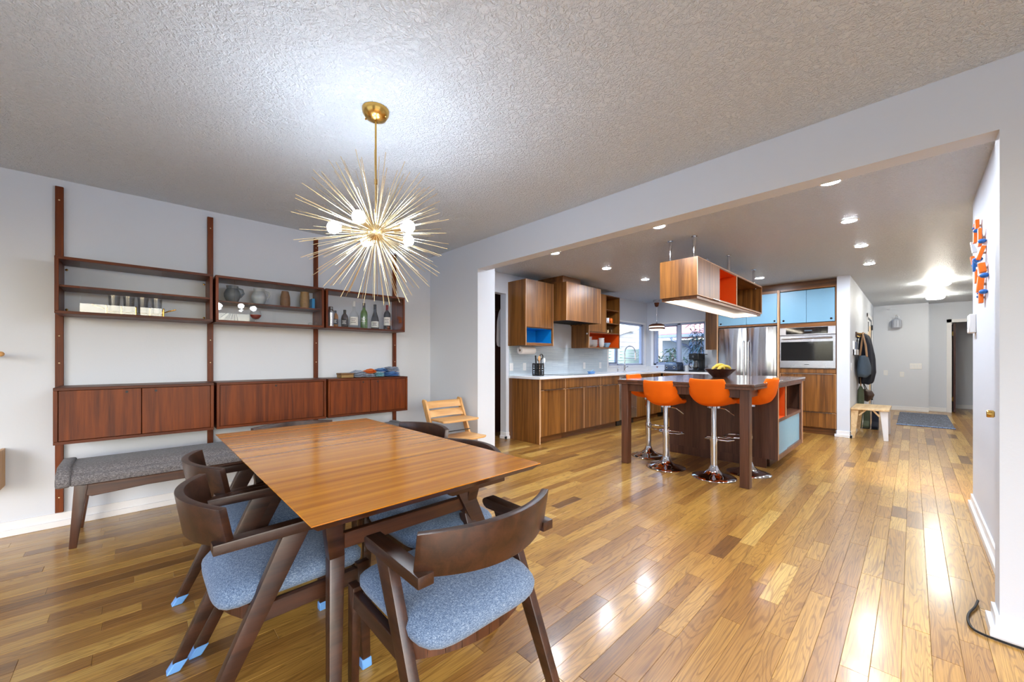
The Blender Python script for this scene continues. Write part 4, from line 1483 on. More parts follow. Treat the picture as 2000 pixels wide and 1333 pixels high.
def mug(x, y, z, mat, label):
    r = root('mug', (x, y, z), label, 'mug', MG)
    MB().lathe(mugprof, (x, y, z), 20).build('cup', mat, r)
    MB().tube([(x - .03, y - .025, z + .08), (x - .055, y - .04, z + .07), (x - .058, y - .042, z + .04), (x - .03, y - .025, z + .02)], .005, 8).build('handle', mat, r)


mug(6.09, 3.90, 1.8355, 'white', 'white mug half hidden by the cabinet door')
mug(6.185, 3.89, 1.8355, 'white', 'white mug with its handle showing, beside the orange one')
mug(6.30, 3.89, 1.8355, 'orange_art', 'orange mug on the open kitchen shelf')
tb0 = None
for x, y, lb in ((6.09, 3.87, 'ribbed glass tumbler under the mugs, nearest the door'), (6.19, 3.89, 'ribbed glass tumbler in the middle of the shelf under the mugs'), (6.29, 3.87, 'ribbed glass tumbler nearest the window under the mugs')):
    o = thing('tumbler', MB().lathe([(0, .004), (.034, .004), (.037, .01), (.040, .13), (.037, .13), (.034, .014), (0, .014)], (x, y, 1.6505), 10), 'clear', (x, y, 1.6505), lb, 'glass', 'tumblers on the kitchen shelf', angle=20)
PG = 'white dishes in the orange niche'


def dish(x, y, z, rr, h, label, mat='white'):
    return thing('bowl', MB().lathe([(0, 0), (rr * .5, 0), (rr * .62, h * .12), (rr, h), (rr * .95, h), (rr * .58, h * .25), (0, h * .2)], (x, y, z), 24), mat, (x, y, z), label, 'bowl', PG)


zz = 1.389
names = ('lowest', 'second lowest', 'third', 'fourth', 'fifth', 'topmost')
for i in range(6):
    dish(5.61, 3.93, zz + i * .026, .092, .045, 'white bowl, %s of the tall stack by the pale knob' % names[i])
for i in range(4):
    dish(5.81, 3.94, zz + i * .028, .088, .045, 'white bowl, %s of the low stack in the middle of the orange niche' % ('lowest', 'second lowest', 'third', 'topmost')[i])
for i in range(5):
    dish(5.965, 3.87, zz + i * .030, .055, .045, 'small white cup, %s of the narrow stack in the orange niche' % ('lowest', 'second lowest', 'third', 'fourth', 'topmost')[i])
M['bluewhite'] = plain('blue_white_glaze', (150, 184, 214), 0.25, noise=.3, nscale=22)
dish(6.16, 3.90, zz, .085, .085, 'blue and white bowl standing alone in the orange niche', 'bluewhite')

# paper towel
pt = root('paper_towel_roll', (4.15, 3.98, 1.375), 'roll of paper towel hung under the blue-niche cabinet', 'paper towel')
MB().lathe([(.018, 3.985), (.055, 3.985), (.056, 3.99), (.056, 4.27), (.055, 4.275), (.018, 4.275)], (0, 3.96, 1.305), 28, 'x').build('roll', 'paper', pt)
MB().lathe([(.0175, 3.984), (.0175, 4.276)], (0, 3.96, 1.305), 16, 'x').build('core', 'stone_brown', pt)
MB().tube([(3.97, 3.96, 1.375), (3.97, 3.96, 1.305), (4.29, 3.96, 1.305), (4.29, 3.96, 1.375)], .006, 8).build('holder', 'chrome', pt)

# utensil holder with tools
uh = root('utensil_holder', (4.27, 3.86, CT), 'black pierced metal utensil holder on the worktop', 'holder')
hx, hy, hw, hh = 4.27, 3.86, .062, .185
mb = MB()
for (ax, s) in (('x', -1), ('x', 1), ('y', -1), ('y', 1)):
    def P(u, z, d=0.0):
        return (hx + s * (hw - d), hy + u, z) if ax == 'x' else (hx + u, hy + s * (hw - d), z)
    def strip(u0, u1, za, zb):
        a, b = P(u0, za), P(u1, zb, .004)
        mb.box(min(a[0], b[0]), max(a[0], b[0]), min(a[1], b[1]), max(a[1], b[1]), za, zb)
    strip(-hw, -hw + .013, CT, CT + hh); strip(hw - .013, hw, CT, CT + hh)
    strip(-hw, hw, CT, CT + .022); strip(-hw, hw, CT + hh - .022, CT + hh)
    strip(-.008, .008, CT, CT + hh); strip(-hw, hw, CT + hh / 2 - .01, CT + hh / 2 + .01)
    for i in (-1, 1):
        for j in (-1, 1):
            c = P(i * .030, CT + hh / 2 + j * .045)
            r0 = .015
            pts = []
            for q in range(10):
                a = 2 * pi * q / 10
                pts.append(P(i * .030 + r0 * cos(a), CT + hh / 2 + j * .045 + r0 * sin(a), .002))
            mb.tube(pts, .004, 6, closed=True)
            for sx in (-1, 1):
                for sz in (-1, 1):
                    mb.bar(P(i * .030 + sx * .011, CT + hh / 2 + j * .045 + sz * .011, .002), P(i * .030 + sx * .026, CT + hh / 2 + j * .045 + sz * .038, .002), .006, .003)
mb.build('pierced_body', 'black', uh)
box(hx - hw + .003, hx + hw - .003, hy - hw + .003, hy + hw - .003, CT, CT + .004).build('base', 'black', uh)
UG = 'utensils in the black holder'
M['wood_spoon'] = plain('spoon_wood', (196, 150, 100), 0.6)
u = MB().tube([(4.23, 3.85, CT + .01), (4.20, 3.84, CT + .20), (4.185, 3.835, CT + .30)], .011, 8)
thing('knife_handle', u, 'black', (4.23, 3.85, CT + .01), 'black-handled tool leaning outward in the utensil holder', 'utensil', UG)
u = MB().tube([(4.26, 3.83, CT + .01), (4.255, 3.825, CT + .18), (4.25, 3.82, CT + .22)], .008, 8).ball((4.248, 3.818, CT + .255), (.028, .010, .042), 14, 8)
thing('wooden_spoon', u, 'wood_spoon', (4.26, 3.83, CT + .01), 'pale wooden spoon standing in the utensil holder', 'utensil', UG)
u = MB().tube([(4.30, 3.88, CT + .01), (4.31, 3.885, CT + .2), (4.315, 3.885, CT + .23)], .006, 8).lathe([(.045, .255), (.040, .232), (.022, .216), (0, .212), (0, .217), (.02, .22), (.037, .236), (.042, .255)], (4.315, 3.885, CT), 18)
thing('ladle', u, 'steel', (4.30, 3.88, CT + .01), 'steel ladle with its bowl above the utensil holder', 'utensil', UG)
u = MB().tube([(4.29, 3.84, CT + .01), (4.30, 3.83, CT + .22), (4.305, 3.828, CT + .25)], .006, 8)
pts = [(4.305 + .035 * cos(a), 3.828, CT + .285 + .035 * sin(a)) for a in [2 * pi * i / 14 for i in range(14)]]
u.tube(pts, .008, 8, closed=True)
thing('black_masher', u, 'black', (4.29, 3.84, CT + .01), 'black ring-headed tool in the utensil holder', 'utensil', UG)
u = MB().tube([(4.33, 3.82, CT + .01), (4.345, 3.81, CT + .17), (4.35, 3.81, CT + .20)], .006, 8).ball((4.352, 3.81, CT + .225), (.022, .008, .036), 12, 8)
thing('white_spoon', u, 'plastic', (4.33, 3.82, CT + .01), 'white serving spoon in the utensil holder', 'utensil', UG)
# spoon rest
sp = root('spoon_rest', (5.64, 3.86, CT), 'small pale blue dish on the worktop by the cooktop', 'dish')
MB().lathe([(0, 0), (.05, 0), (.075, .035), (.07, .035), (.047, .008), (0, .008)], (5.64, 3.86, CT), 20).build('dish_body', 'cap', sp)
MB().cyl((5.60, 3.86, CT + .03), (5.72, 3.87, CT + .055), .012, n=10).build('handle', 'bluewhite', sp)

# faucet
fc = root('faucet', (6.95, 3.98, CT), 'chrome spring-neck faucet in front of the kitchen window', 'faucet')
fx, fy = 6.93, 3.96
MB().lathe([(0, 0), (.027, 0), (.027, .01), (.021, .02), (.021, .11), (.016, .13), (0, .13)], (fx, fy, CT), 18).build('body', 'chrome', fc)
pts = [(fx, fy, CT + .10), (fx, fy, CT + .36)]
for i in range(13):
    a = pi - pi * i / 12
    pts.append((fx + .115 + .115 * cos(a), fy - .05 * (1 - cos(pi - a)) , CT + .37 + .14 * sin(a)))
MB().tube(pts, .009, 10).build('neck', 'steel', fc)
coil = []
for i in range(160):
    k = i / 159 * (len(pts) - 1)
    j = min(int(k), len(pts) - 2)
    q = Vector(pts[j]).lerp(Vector(pts[j + 1]), k - j)
    a = i * 1.15
    coil.append((q.x + .0125 * cos(a), q.y + .0125 * sin(a), q.z))
MB().tube(coil, .0032, 5).build('spring', 'chrome', fc)
e_ = pts[-1]
MB().cyl(e_, (e_[0], e_[1], e_[2] - .14), .016, .019, 14).build('spray_head', 'steel', fc)
MB().cyl((fx, fy, CT + .27), (e_[0], e_[1], CT + .26), .006, n=8).build('holder_arm', 'chrome', fc)
MB().cyl((fx, fy, CT + .08), (fx + .075, fy - .02, CT + .10), .007, n=8).ball((fx + .075, fy - .02, CT + .10), .013, 10, 8).build('lever', 'chrome', fc)
sd_ = root('soap_dispenser', (6.70, 3.98, CT), 'small chrome soap pump beside the faucet', 'dispenser')
MB().lathe([(0, 0), (.019, 0), (.019, .008), (.013, .012), (.013, .07), (0, .07)], (6.70, 3.98, CT), 14).build('pump_body', 'chrome', sd_)
MB().tube([(6.70, 3.98, CT + .068), (6.70, 3.98, CT + .085), (6.73, 3.96, CT + .09)], .006, 8).build('spout', 'chrome', sd_)
thing('heart_ornament', MB().prism([(0 + 3.93, .985), (3.95, 1.012), (3.943, 1.022), (3.93, 1.015), (3.917, 1.022), (3.91, 1.012)], 'x', XW - .016, XW - .0105), 'cap_red', (XW - .011, 3.93, .985), 'tiny red heart fixed to the splash below the window corner', 'ornament', bevel=.001)

# toaster (rotated a little)
ts = root('toaster', (8.02, 3.46, CT), 'dark steel two-slot toaster with round dials under the window', 'toaster', rz=radians(-14))
M['toast'] = plain('gunmetal', (84, 92, 110), 0.25, 0.8)
ORG[ts.name] = Vector((0, 0, 0))
MB().prism([(-.155, .02), (-.155, .15), (-.13, .185), (.13, .185), (.155, .15), (.155, .02)], 'x', -.085, .115).build('body', 'toast', ts, bevel=.012, seg=3)
MB().box(-.093, .12, -.165, .165, 0, .022).build('base', 'black', ts, bevel=.004)
MB().box(-.04, -.015, -.11, .11, .183, .187).box(.035, .06, -.11, .11, .183, .187).build('slot', 'black', ts)
for yy in (-.09, .09):
    MB().cyl((-.085, yy, .075), (-.10, yy, .075), .028, n=20).build('dial_ring', 'chrome', ts)
    MB().cyl((-.10, yy, .075), (-.108, yy, .075), .017, n=16).build('dial', 'black', ts)
MB().box(-.0875, -.085, -.045, .045, .142, .150).build('lettering', 'steel', ts)
# coffee maker
cm = root('coffee_maker', (8.0, 2.98, CT), 'black drip coffee maker with a glass carafe by the fridge', 'coffee maker', rz=radians(-8))
ORG[cm.name] = Vector((0, 0, 0))
MB().box(-.14, .12, -.10, .10, 0, .035).build('base', 'black', cm, bevel=.008)
MB().box(.02, .12, -.10, .10, .03, .33).build('tower', 'black', cm, bevel=.008)
MB().prism([(-.13, .235), (-.145, .36), (.12, .36), (.12, .235)], 'y', -.10, .10).build('brew_head', 'black', cm, bevel=.01)
MB().box(-.10, .13, -.145, -.02, .335, .35).build('lid', 'black', cm, bevel=.004)
MB().cyl((-.1455, .0, .30), (-.152, .0, .30), .022, n=16).build('dial', 'steel_dark', cm)
MB().lathe([(0, 0), (.058, 0), (.068, .05), (.066, .11), (.05, .155), (.05, .175), (.045, .175), (.045, .15), (.061, .11), (.063, .05), (0, .008)], (-.055, 0, .037), 24).build('carafe', 'clear', cm)
MB().lathe([(0, .008), (.060, .045), (.060, .06), (0, .06)], (-.055, 0, .037), 20).build('coffee', 'b_dark', cm)
MB().tube([(-.075, .062, .175), (-.10, .105, .165), (-.10, .11, .11), (-.08, .075, .07)], .010, 8).build('handle', 'black', cm)
thing('sugar_jar', MB().lathe([(0, 0), (.036, 0), (.042, .01), (.042, .09), (.034, .108), (.008, .115), (.010, .13), (0, .135)], (8.06, 3.20, CT), 18), 'white', (8.06, 3.20, CT), 'small white lidded jar between the toaster and the coffee maker', 'jar')

# upper cabinet by the fridge
r = root('upper_cabinet', (8.11, 2.70, 1.362), 'narrow walnut upper cabinet between the window and the fridge', 'cabinet')
box(7.968, XW, 2.585, 2.800, 1.362, 2.32).build('body', 'kitchen', r)
box(7.95, 7.967, 2.585, 2.800, 1.362, 2.32).build('door', 'kitchen', r)
MB().box(7.9495, 7.954, 2.580, 2.5895, 1.36, 2.32).box(7.9495, 7.954, 2.5895, 2.8, 1.36, 1.365).build('plywood_edge', 'ply', r)

# pendant
pd = root('pendant_lamp', (7.95, 3.79, HC), 'small pendant lamp with a teak-banded white shade near the window corner', 'pendant lamp')
MB().lathe([(0, 2.40), (.010, 2.31), (.035, 2.325), (.052, 2.40), (0, 2.405)], (7.95, 3.79, -.02), 24).build('canopy', 'teak', pd)
MB().lathe([(0, 2.40), (.072, 2.40), (.072, 2.4365), (0, 2.4365)], (7.95, 3.79, 0), 24).build('ceiling_plate', 'steel', pd)
MB().cyl((7.95, 3.79, 1.93), (7.95, 3.79, 2.31), .0075, n=10).lathe([(.03, 1.93), (.008, 1.97), (0, 1.97)], (7.95, 3.79, 0), 16).build('cord', 'steel', pd)
MB().lathe([(0, 1.932), (.10, 1.932), (.155, 1.905), (.163, 1.875), (.15, 1.875), (0, 1.915)], (7.95, 3.79, 0), 32).build('upper_band', 'teak_x', pd)
MB().lathe([(.145, 1.85), (.165, 1.85), (.165, 1.822), (.155, 1.815), (.145, 1.815)], (7.95, 3.79, 0), 32).build('lower_band', 'teak_x', pd)
MB().lathe([(0, 1.79), (.12, 1.792), (.15, 1.805), (.152, 1.876), (0, 1.876)], (7.95, 3.79, 0), 32).build('shade', 'frost', pd)

# ================================================================== FRIDGE WALL
FX = 7.650
struct('trim_4', MB().box(7.76, XW, .802, 2.50, 2.322, HC), 'kitchen_y', 'dark filler between the tall cabinets and the ceiling')
oc = root('over_fridge_cabinet', (7.95, 2.02, 1.74), 'cabinet over the fridge with two pale blue doors', 'cabinet', 'blue-door cabinets above the appliances')
box(7.66, XW, 1.546, 1.562, 0, 2.32).build('side_panel', 'kitchen', oc)
box(7.66, XW, 2.482, 2.500, 0, 2.32).build('side_panel', 'kitchen', oc)
MB().box(7.648, 7.662, 1.543, 1.563, 0, 2.32).box(7.648, 7.662, 2.480, 2.5005, 0, 2.32).build('plywood_edge', 'ply', oc)
box(7.67, XW, 1.562, 2.482, 2.295, 2.32).build('top_panel', 'kitchen_y', oc)
box(7.66, XW, 1.562, 2.482, 1.745, 1.775).build('bottom_panel', 'kitchen_y', oc)
for y0, y1, hy_ in ((1.568, 2.020, 1.605), (2.024, 2.476, 2.435)):
    d = box(FX + .008, FX + .026, y0, y1, 1.780, 2.275).build('door', 'blue', oc, bevel=.001)
    MB().cyl((FX + .0085, hy_, 1.815), (FX + .0065, hy_, 1.815), .015, n=16).build('finger_hole', 'blackglass', d)
box(7.668, 7.672, 1.562, 2.482, 2.275, 2.295).build('top_rail', 'kitchen_y', oc)
ot = root('oven_tower_cabinet', (7.95, 1.17, 0), 'tall walnut cabinet around the oven with pale blue doors on top', 'cabinet', 'blue-door cabinets above the appliances')
box(7.655, XW - .02, .803, .820, 0, 2.32).build('side_panel', 'kitchen', ot)
box(7.655, XW - .02, 1.528, 1.5455, .0, 2.32).build('side_panel', 'kitchen', ot)
box(7.67, XW - .02, .820, 1.528, 2.292, 2.32).build('top_panel', 'kitchen_y', ot)
box(FX, FX + .02, .808, 1.528, 1.690, 1.752).build('fascia', 'kitchen_y', ot)
for y0, y1, hy_ in ((.826, 1.174, .868), (1.178, 1.524, 1.480)):
    d = box(FX + .008, FX + .026, y0, y1, 1.762, 2.278).build('door', 'blue', ot, bevel=.001)
    MB().cyl((FX + .0085, hy_, 1.805), (FX + .0065, hy_, 1.805), .016, n=16).build('finger_hole', 'blackglass', d)
box(7.68, XW - .02, .82, 1.528, .10, 1.03).build('carcass', 'kitchen', ot)
front_x('drawer_front', ot, .808, 1.528, .955, 1.022, FX, pull=False, edges=False)
front_x('drawer_front', ot, .808, 1.528, .352, .948, FX)
front_x('drawer_front', ot, .808, 1.528, .110, .345, FX)
box(7.70, 8.2, .803, 1.545, 0, .10).build('toe_kick', 'kitchen_y', ot)

fg = root('refrigerator', (7.95, 2.02, 0), 'stainless french-door refrigerator with two long upright handles', 'refrigerator')
box(7.70, XW - .02, 1.57, 2.47, .02, 1.735).build('cabinet', 'steel_dark', fg)
ymid = 2.013


def bulge_door(y0, y1, z0, z1):
    mb = MB()
    n = 14
    vs = []
    for i in range(n + 1):
        y = y0 + (y1 - y0) * i / n
        tt = (i / n - .5) * 2
        x = 7.640 - .022 * (1 - tt * tt) - .004
        for z in (z0, z1):
            vs += [(x, y, z), (7.70, y, z)]
    fs = []
    for i in range(n):
        a, b = i * 4, i * 4 + 4
        fs += [(a, b, b + 2, a + 2), (a + 1, a + 3, b + 3, b + 1), (a, a + 1, b + 1, b), (a + 2, b + 2, b + 3, a + 3)]
    fs += [(0, 2, 3, 1), (n * 4, n * 4 + 1, n * 4 + 3, n * 4 + 2)]
    return mb.add(vs, fs)


M['fridge_steel'] = plain('fridge_steel', (204, 206, 214), 0.16, 1.0, noise=0.03, nscale=3)


def steel_wavy():
    m = M['fridge_steel']
    nt = m.node_tree
    b = nt.nodes['Principled BSDF']
    tc = nt.nodes.new('ShaderNodeTexCoord')
    mp = nt.nodes.new('ShaderNodeMapping')
    mp.inputs['Scale'].default_value = (1, 5, 0.5)
    nz = nt.nodes.new('ShaderNodeTexNoise')
    nz.inputs['Scale'].default_value = 1.6
    nz.inputs['Detail'].default_value = 1.0
    bp = nt.nodes.new('ShaderNodeBump')
    bp.inputs['Strength'].default_value = 0.35
    bp.inputs['Distance'].default_value = 0.03
    nt.links.new(tc.outputs['Object'], mp.inputs[0])
    nt.links.new(mp.outputs[0], nz.inputs[0])
    nt.links.new(nz.outputs['Fac'], bp.inputs['Height'])
    nt.links.new(bp.outputs[0], b.inputs['Normal'])


steel_wavy()
for y0, y1, hy_ in ((1.575, ymid - .002, ymid - .035), (ymid + .002, 2.462, ymid + .035)):
    d = bulge_door(y0, y1, .70, 1.722).build('door', 'fridge_steel', fg, angle=30)
    MB().tube([(7.638, hy_, 1.50), (7.585, hy_, 1.47), (7.58, hy_, 1.2), (7.58, hy_, 1.0), (7.585, hy_, .82), (7.638, hy_, .79)], .012, 10).build('handle', 'steel', d)
d = bulge_door(1.575, 2.462, .08, .694).build('freezer_drawer', 'fridge_steel', fg, angle=30)
MB().tube([(7.63, 1.70, .62), (7.585, 1.72, .62), (7.585, 2.32, .62), (7.63, 2.34, .62)], .012, 10).build('handle', 'steel', d)

ov = root('built_in_oven', (7.85, 1.17, 1.03), 'stainless wall oven with a black window and bar handle', 'oven')
y0, y1 = .812, 1.527
box(7.67, 8.2, y0 + .01, y1 - .01, 1.03, 1.69).build('oven_case', 'steel_dark', ov)
box(FX - .012, 7.67, y0, y1, 1.565, 1.688).build('control_panel', 'steel', ov, bevel=.002)
box(FX - .014, FX - .011, .905, 1.442, 1.578, 1.682).build('display', 'blackglass', ov)
box(FX - .0145, FX - .0138, 1.10, 1.20, 1.62, 1.64).build('readout', 'stone_grey', ov)
dd = box(FX - .016, 7.67, y0, y1, 1.036, 1.556).build('oven_door', 'steel', ov, bevel=.003)
box(FX - .018, FX - .0155, .843, 1.510, 1.152, 1.455).build('oven_window', 'blackglass', dd)
MB().cyl((FX - .062, .855, 1.512), (FX - .062, 1.485, 1.512), .014, n=14).cyl((FX - .062, .875, 1.512), (FX - .014, .875, 1.512), .010, n=10).cyl((FX - .062, 1.465, 1.512), (FX - .014, 1.465, 1.512), .010, n=10).build('handle', 'steel', dd)
box(FX - .0165, FX - .0158, 1.14, 1.20, 1.088, 1.094).build('lettering', 'black', dd)

# ================================================================== ISLAND
IS = root('kitchen_island', (5.1, 1.65, 0), 'walnut kitchen island table with an overhanging top and blue sliding doors', 'island')
IX0, IX1, IY0, IY1 = 3.925, 6.265, .972, 2.335
MB().box(IX0, IX1, IY0, IY1, .922, .945).build('top_slab', 'island_top', IS, bevel=.002)
MB().box(IX0 + .004, IX1 - .004, IY0 + .004, IY1 - .004, .896, .9215).build('under_slab', 'island', IS, bevel=.002)
for ya, yb in ((1.02, 1.10), (2.222, 2.302)):
    box(3.955, 4.035, ya, yb, 0, .896).build('leg', 'island', IS, bevel=.003)
box(3.985, 4.010, 1.10, 2.222, .815, .896).build('apron', 'island', IS, bevel=.002)
box(4.035, 4.86, 1.05, 1.075, .815, .896).build('apron', 'island', IS, bevel=.002)
box(4.035, 4.86, 2.245, 2.27, .815, .896).build('apron', 'island', IS, bevel=.002)
cx0, cx1, cy0, cy1 = 4.86, 6.165, .985, 2.15
box(cx0, cx0 + .02, cy0 + .002, cy1, .10, .896).build('end_panel', 'island', IS)
box(cx0 + .004, cx0 + .03, cy0 + .11, cy1, 0, .10).build('toe_kick', 'island', IS)
MB().box(cx0 - .0005, cx0 + .022, cy0 - .001, cy0 + .003, .10, .896).build('plywood_edge', 'ply', IS)
box(cx1 - .02, cx1, cy0, cy1, .10, .896).build('end_panel', 'island', IS)
MB().box(cx1 - .022, cx1 + .0005, cy0 - .001, cy0 + .003, .10, .896).build('plywood_edge', 'ply', IS)
box(cx0 + .03, cx1 - .02, cy0 + .45, cy0 + .47, .13, .896).build('inner_back', 'island', IS)
box(cx0 + .02, cx1 - .02, cy1 - .02, cy1, .10, .896).build('back_panel', 'island', IS)
box(cx0 + .02, cx1 - .02, cy0, cy1 - .02, .10, .150).build('bottom_panel', 'island', IS)
box(cx0 + .02, cx1 - .02, cy0 + .006, cy0 + .45, .500, .535).build('shelf', 'island', IS)
box(cx0 + .02, cx1 - .02, cy0 + .002, cy0 + .45, .868, .896).build('top_rail', 'island', IS)
xdv = 5.215
box(xdv, xdv + .022, cy0 + .003, cy0 + .45, .535, .868).build('divider', 'island', IS)
MB().box(xdv - .001, xdv + .023, cy0, cy0 + .003, .535, .868).build('plywood_edge', 'ply', IS)
MB().box(cx0 + .02, cx0 + .023, cy0 + .01, cy0 + .44, .535, .868).box(xdv - .003, xdv, cy0 + .01, cy0 + .44, .535, .868).box(cx0 + .02, xdv, cy0 + .44, cy0 + .443, .535, .868).box(cx0 + .02, xdv, cy0 + .01, cy0 + .44, .535, .538).build('niche_lining', 'orange', IS)
box(cx0 + .022, 5.33, cy0 + .010, cy0 + .016, .152, .498).build('sliding_door', 'blue', IS)
box(5.31, cx1 - .09, cy0 + .020, cy0 + .026, .152, .498).build('sliding_door', 'blue', IS)
box(cx1 - .095, cx1 - .02, cy0 + .002, cy0 + .02, .15, .868).build('stile', 'island', IS)
box(cx0 + .10, cx1 - .08, cy0 + .10, cy1 - .02, 0, .10).build('plinth', 'walnut_darkx', IS)

# bowl with bananas
M['bowl_wood'] = wood('dark_bowl', (44, 22, 16), (78, 44, 32), 'X', 2, 20, 0.3)
bw = root('fruit_bowl', (5.32, 1.70, .9455), 'dark wooden bowl of bananas on the island', 'bowl')
MB().lathe([(0, 0), (.085, 0), (.09, .008), (.175, .095), (.182, .105), (.168, .105), (.082, .018), (0, .016)], (5.32, 1.70, .9455), 36).build('bowl_body', 'bowl_wood', bw)
M['banana'] = plain('banana_skin', (214, 186, 70), 0.5, noise=.12, nscale=20)
for i, (dx, dy, rz, dz, lb) in enumerate(((-.02, .03, .7, 0, 'banana at the window side of the bowl'), (0, 0, .55, .022, 'banana on top in the middle of the bowl'), (.03, -.04, .45, .004, 'banana at the camera side of the bowl'), (-.05, -.03, .9, -.006, 'banana lowest in the bowl, partly under the others'))):
    mb = MB()
    pts, rs = [], []
    for q in range(11):
        a = -1.05 + 2.1 * q / 10
        X = .125 * sin(a); Z = .10 * cos(a) - .10
        pts.append((5.32 + dx + X * cos(rz + 2.2), 1.70 + dy + X * sin(rz + 2.2), 1.055 + dz + Z + .028))
        rs.append(.006 if q in (0, 10) else (.013 if q in (1, 9) else .019))
    mb.tube(pts, rs, 8)
    thing('banana', mb, 'banana', pts[5], lb, 'banana', 'bananas in the dark bowl')

# ================================================================== HANGING CABINET
hg = root('hanging_cabinet', (5.15, 1.67, 1.785), 'walnut cabinet hung from the ceiling on steel posts over the island', 'cabinet')
hx0, hx1, hy0, hy1, hz0, hz1 = 3.995, 6.355, 1.484, 1.868, 1.815, 2.200
t = .018
box(hx0, hx0 + t, hy0, hy1, hz0, hz1).build('end_panel', 'kitchen', hg)
box(hx1 - t, hx1, hy0, hy1, hz0, hz1).build('end_panel', 'kitchen', hg)
box(hx0 + t, hx1 - t, hy0, hy1, hz1 - t, hz1).build('top_panel', 'kitchen_x', hg)
box(hx0 + t, hx1 - t, hy0, hy1, hz0, hz0 + t).build('bottom_panel', 'kitchen_x', hg)
box(hx0 + t, hx1 - t, hy1 - t, hy1, hz0 + t, hz1 - t).build('back_panel', 'kitchen', hg)
xa, xb = 4.63, 5.23
box(hx0 + t + .002, xa - .002, hy0 - .001, hy0 + t, hz0 + .004, hz1 - .004).build('door', 'kitchen', hg)
box(4.40, xa - .02, hy0 - .014, hy0 + .002, hz0 - .001, hz0 + .005).build('edge_pull', 'steel', hg)
for x in (xa, xb):
    box(x - .009, x + .009, hy0 + .002, hy1 - t, hz0 + t, hz1 - t).build('divider', 'kitchen', hg)
MB().box(xa + .009, xa + .012, hy0 + .006, hy1 - t, hz0 + t, hz1 - t).box(xb - .012, xb - .009, hy0 + .006, hy1 - t, hz0 + t, hz1 - t).box(xa + .012, xb - .012, hy1 - t - .003, hy1 - t, hz0 + t, hz1 - t).box(xa + .012, xb - .012, hy0 + .006, hy1 - t, hz0 + t, hz0 + t + .003).box(xa + .012, xb - .012, hy0 + .006, hy1 - t, hz1 - t - .003, hz1 - t).build('niche_lining', 'orange', hg)
mb = MB()
for (a, b, c, d_) in ((hx0 - .0005, hx0 + .006, hz0, hz1), (hx1 - .006, hx1 + .0005, hz0, hz1), (hx0, hx1, hz1 - .006, hz1 + .0005), (hx0, hx1, hz0 - .0005, hz0 + .006), (xb - .009, xb + .009, hz0, hz1)):
    mb.box(a, b, hy0 - .0018, hy0 + .003, c, d_)
mb.build('plywood_edge', 'ply', hg)
# recessed light tray below
mb = MB()
mb.box(hx0 + .02, hx1 - .02, hy0 + .012, hy0 + .03, 1.783, hz0).box(hx0 + .02, hx1 - .02, hy1 - .03, hy1 - .012, 1.783, hz0).box(hx0 + .02, hx0 + .038, hy0 + .03, hy1 - .03, 1.783, hz0).box(hx1 - .038, hx1 - .02, hy0 + .03, hy1 - .03, 1.783, hz0)
mb.build('light_tray', 'kitchen_x', hg)
MB().box(hx0 + .06, 5.02, hy1 - .075, hy1 - .032, 1.790, 1.812).box(5.05, hx1 - .045, hy1 - .075, hy1 - .032, 1.790, 1.812).build('light_strip', 'strip', hg)
MB().box(hx1 - .095, hx1 - .045, hy0 + .05, hy1 - .08, 1.790, 1.812).build('light_strip', 'strip', hg)
for x in (4.095, 5.155, 6.225):
    for y in (1.552, 1.80):
        p = MB().cyl((x, y, hz1), (x, y, HC), .0165, n=16).build('post', 'chrome', hg)
        MB().cyl((x, y, HC - .006), (x, y, HC), .028, n=16).build('flange', 'chrome', p)
MB().ball((hx1 - .12, hy0 + .05, hz1 - .035), .009, 10, 8).build('hinge', 'steel', hg)

# ================================================================== BAR STOOLS (prototype faces +x)
st = root('bar_stool', (0, 0, 0), 'orange bar stool nearest the island corner leg, its back fully in view', 'bar stool', 'orange bar stools around the island')
MB().lathe([(0, 0), (.200, 0), (.203, .004), (.198, .010), (.15, .022), (.09, .042), (.052, .072), (.036, .11), (.033, .12), (0, .12)], (0, 0, 0), 48).build('base', 'chrome', st, angle=50)
MB().cyl((0, 0, .11), (0, 0, .40), .031, n=24).cyl((0, 0, .40), (0, 0, .405), .034, n=24).build('lower_column', 'chrome', st)
MB().cyl((0, 0, .40), (0, 0, .705), .0245, n=24).build('gas_lift', 'chrome', st)
MB().tube([(.0, -.03, .375), (.06, -.10, .365), (.16, -.13, .36), (.215, -.08, .36), (.225, 0, .36), (.215, .08, .36), (.16, .13, .36), (.06, .10, .365), (0, .03, .375)], .009, 10).cyl((0, 0, .36), (0, 0, .39), .036, n=20).build('footrest', 'chrome', st)
MB().tube([(.02, -.05, .69), (.03, -.10, .68), (.05, -.17, .625)], .005, 8).build('lever', 'chrome', st)
prof_ = [(.235, .742, .130), (.215, .760, .142), (.12, .755, .155), (0.0, .748, .160), (-.10, .753, .162), (-.160, .775, .162), (-.190, .825, .160), (-.205, .890, .155), (-.215, .960, .146), (-.216, .982, .132)]


def seat_pt(u, v):
    k = v * (len(prof_) - 1)
    j = min(int(k), len(prof_) - 2)
    f = k - j
    a, b = prof_[j], prof_[j + 1]
    x, z, w = [a[i] + (b[i] - a[i]) * f for i in range(3)]
    s = (u - .5) * 2
    rise = [0.0, .010, .03, .055, .085, .085, .055, .02, .0, 0][j] * (1 - f) + [0.0, .010, .03, .055, .085, .085, .055, .02, .0, 0][j + 1] * f
    pull = [0, 0, 0, 0, .01, .05, .075, .07, .05, .045][j] * (1 - f) + [0, 0, 0, 0, .01, .05, .075, .07, .05, .045][j + 1] * f
    q = abs(s) ** 3
    return (x + pull * q, w * s, z + rise * q)


